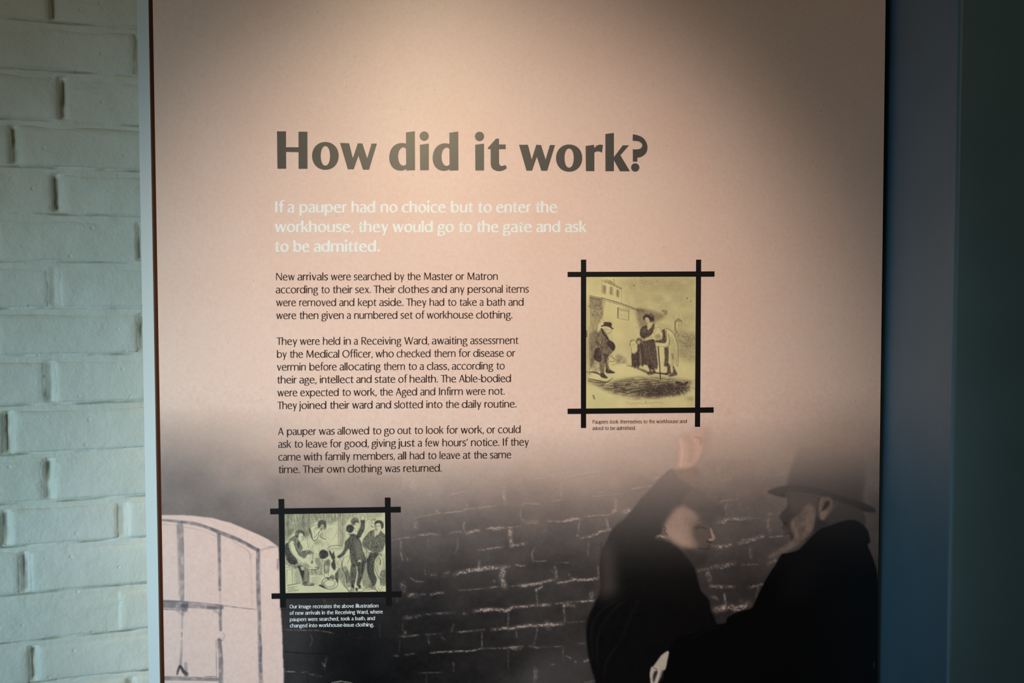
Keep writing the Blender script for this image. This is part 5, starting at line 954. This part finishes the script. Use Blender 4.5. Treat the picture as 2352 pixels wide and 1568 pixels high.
def set_line(name, ws, base0, base1, xh, S, Tn, m, gap):
    # ws: [(word, start px)...] + end px; base0/base1 baseline y at the first and last x
    pol = []; end = ws[-1]; ws = ws[:-1]; xa = ws[0][1]
    for i_, (wd_, x0) in enumerate(ws):
        x1 = ws[i_+1][1]-gap*(1+.15*(wd_[-1] in 'ndhlmuiMNI')+.16*(ws[i_+1][0][0] in 'bhiklmnprutMNRIP')-.3*(wd_[-1] == 'f')) if i_+1 < len(ws) else end
        pieces = []; cur = 0.; last = 0
        for ch in wd_:
            G, adv = glyph(ch, S, Tn)
            for g in G: pieces.append([(cur+x, y) for x, y in g])
            xs2 = [x for g in G for x, y in g]; last = cur+max(xs2); cur += adv
        sx = (x1-x0)/last
        for g in pieces: pol.append([[(x0+x*sx, base0+(base1-base0)*((x0+x*sx)-xa)/(end-xa)-y*xh/100) for x, y in g]])
    return flat(name, pol, m, .0003)
ax = lambda X_: 620+X_/7.84
bx_ = lambda X_: 920+X_/7.587
BODY = [
 ([('New', ax(110)), ('arrivals', ax(495)), ('were', ax(1095)), ('searched', ax(1510)), ('by', ax(2245)), ('the', bx_(118)), ('Master', bx_(408)), ('or', bx_(958)), ('Matron', bx_(1165)), bx_(1695)], 643.6, 642.4),
 ([('according', ax(105)), ('to', ax(925)), ('their', ax(1132)), ('sex.', ax(1535)), ('Their', ax(1865)), ('clothes', ax(2308)), ('and', bx_(540)), ('any', bx_(862)), ('personal', bx_(1168)), ('items', bx_(1845)), bx_(2235)], 673.3, 671.8),
 ([('were', ax(110)), ('removed', ax(528)), ('and', ax(1248)), ('kept', ax(1585)), ('aside.', ax(1968)), ('They', bx_(98)), ('had', bx_(505)), ('to', bx_(825)), ('take', bx_(1028)), ('a', bx_(1378)), ('bath', bx_(1505)), ('and', bx_(1880)), bx_(2145)], 702.7, 701.7),
 ([('were', ax(112)), ('then', ax(532)), ('given', ax(928)), ('a', ax(1385)), ('numbered', ax(1518)), ('set', bx_(0)), ('of', bx_(262)), ('workhouse', bx_(455)), ('clothing.', bx_(1315)), bx_(1950)], 732.5, 730.8),
 ([('They', ax(118)), ('were', ax(538)), ('held', ax(955)), ('in', ax(1330)), ('a', ax(1512)), ('Receiving', ax(1645)), ('Ward,', bx_(62)), ('awaiting', bx_(545)), ('assessment', bx_(1215)), bx_(2055)], 791.9, 789.5),
 ([('by', ax(125)), ('the', ax(358)), ('Medical', ax(655)), ('Officer,', ax(1303)), ('who', ax(1900)), ('checked', ax(2280)), ('them', bx_(585)), ('for', bx_(1012)), ('disease', bx_(1268)), ('or', bx_(1848)), bx_(1998)], 821.5, 818.7),
 ([('vermin', ax(125)), ('before', ax(710)), ('allocating', ax(1253)), ('them', ax(2050)), ('to', bx_(138)), ('a', bx_(333)), ('class,', bx_(458)), ('according', bx_(893)), ('to', bx_(1670)), bx_(1815)], 850.9, 848.0),
 ([('their', ax(130)), ('age,', ax(530)), ('intellect', ax(898)), ('and', ax(1555)), ('state', ax(1888)), ('of', ax(2310)), ('health.', bx_(158)), ('The', bx_(700)), ('Able-bodied', bx_(1018)), bx_(1925)], 880.3, 876.9),
 ([('were', ax(133)), ('expected', ax(545)), ('to', ax(1303)), ('work,', ax(1505)), ('the', ax(1980)), ('Aged', ax(2265)), ('and', bx_(343)), ('Infirm', bx_(668)), ('were', bx_(1140)), ('not.', bx_(1538)), bx_(1815)], 909.9, 906.0),
 ([('They', ax(133)), ('joined', ax(535)), ('their', ax(1080)), ('ward', ax(1480)), ('and', ax(1905)), ('slotted', ax(2238)), ('into', bx_(450)), ('the', bx_(785)), ('daily', bx_(1070)), ('routine.', bx_(1462)), bx_(2022)], 939.3, 935.4),
 ([('A', ax(145)), ('pauper', ax(305)), ('was', ax(880)), ('allowed', ax(1215)), ('to', ax(1850)), ('go', ax(2055)), ('out', ax(2295)), ('to', bx_(243)), ('look', bx_(445)), ('for', bx_(800)), ('work,', bx_(1048)), ('or', bx_(1500)), ('could', bx_(1698)), bx_(2092)], 998.9, 994.0),
 ([('ask', ax(148)), ('to', ax(440)), ('leave', ax(650)), ('for', ax(1080)), ('good,', ax(1342)), ('giving', ax(1830)), ('just', 915.8), ('a', bx_(300)), ('few', bx_(425)), ('hours’', bx_(728)), ('notice.', bx_(1228)), ('If', bx_(1780)), ('they', bx_(1920)), bx_(2235)], 1028.0, 1022.8),
 ([('came', ax(150)), ('with', ax(605)), ('family', ax(990)), ('members,', ax(1503)), ('all', ax(2300)), ('had', bx_(160)), ('to', bx_(478)), ('leave', bx_(680)), ('at', bx_(1085)), ('the', bx_(1278)), ('same', bx_(1560)), bx_(1930)], 1057.6, 1052.0),
 ([('time.', ax(155)), ('Their', ax(588)), ('own', ax(1025)), ('clothing', ax(1400)), ('was', ax(2068)), ('returned.', bx_(48)), bx_(718)], 1086.3, 1082.6)]
for ws, b0, b1 in BODY: set_line('text_line', ws, b0, b1, 12.7, 17.5, 10.5, M_body, 6.3)
g_ = lambda X_: 600+X_/4.704
hh_ = lambda X_: 1050+X_/4.704
for ws, b0, b1 in [([('If', g_(148)), ('a', g_(285)), ('pauper', g_(412)), ('had', g_(975)), ('no', g_(1290)), ('choice', g_(1518)), ('but', g_(2048)), ('to', hh_(225)), ('enter', hh_(420)), ('the', hh_(848)), hh_(1085)], 487.9, 487.9),
    ([('workhouse,', g_(145)), ('they', g_(1052)), ('would', g_(1418)), ('go', g_(1905)), ('to', g_(2135)), ('the', hh_(213)), ('gate', hh_(495)), ('and', hh_(855)), ('ask', hh_(1165)), hh_(1402)], 533., 533.),
    ([('to', g_(148)), ('be', g_(348)), ('admitted.', g_(568)), g_(1282)], 578.3, 578.)]:
    o = set_line('introduction_line', ws, b0, b1, 19.0, 28., 14.5, M_intro, 9.3)
j_ = lambda X_: 1300+X_/5.6
for ws, b0, b1 in [([('Paupers', j_(342)), ('took', j_(562)), ('themselves', j_(697)), ('to', j_(998)), ('the', j_(1068)), ('workhouse', j_(1162)), ('and', j_(1462)), j_(1555)], 972.6, 971.2), ([('asked', j_(340)), ('to', j_(502)), ('be', j_(572)), ('admitted.', j_(650)), j_(895)], 987.3, 986.7)]:
    set_line('caption_line', ws, b0, b1, 6.3, 20, 12, M_body, 3.2)
kk_ = lambda X_: 630+X_/6.877
for ws, b0, b1 in [([('Our', kk_(242)), ('image', kk_(388)), ('recreates', kk_(610)), ('the', kk_(935)), ('above', kk_(1065)), ('illustration', kk_(1285)), kk_(1645)], 1396.8, 1394.6),
    ([('of', kk_(243)), ('new', kk_(330)), ('arrivals', kk_(487)), ('in', kk_(752)), ('the', kk_(830)), ('Receiving', kk_(962)), ('Ward,', kk_(1300)), ('where', kk_(1512)), kk_(1715)], 1411.6, 1408.4),
    ([('paupers', kk_(245)), ('were', kk_(530)), ('searched,', kk_(710)), ('took', kk_(1048)), ('a', kk_(1220)), ('bath,', kk_(1278)), ('and', kk_(1465)), kk_(1590)], 1426.1, 1423.4),
    ([('changed', kk_(245)), ('into', kk_(550)), ('workhouse-issue', kk_(702)), ('clothing.', kk_(1285)), kk_(1575)], 1440.4, 1438.0)]:
    set_line('caption_line', ws, b0, b1, 6.2, 24, 14, M_capw, 3.2)
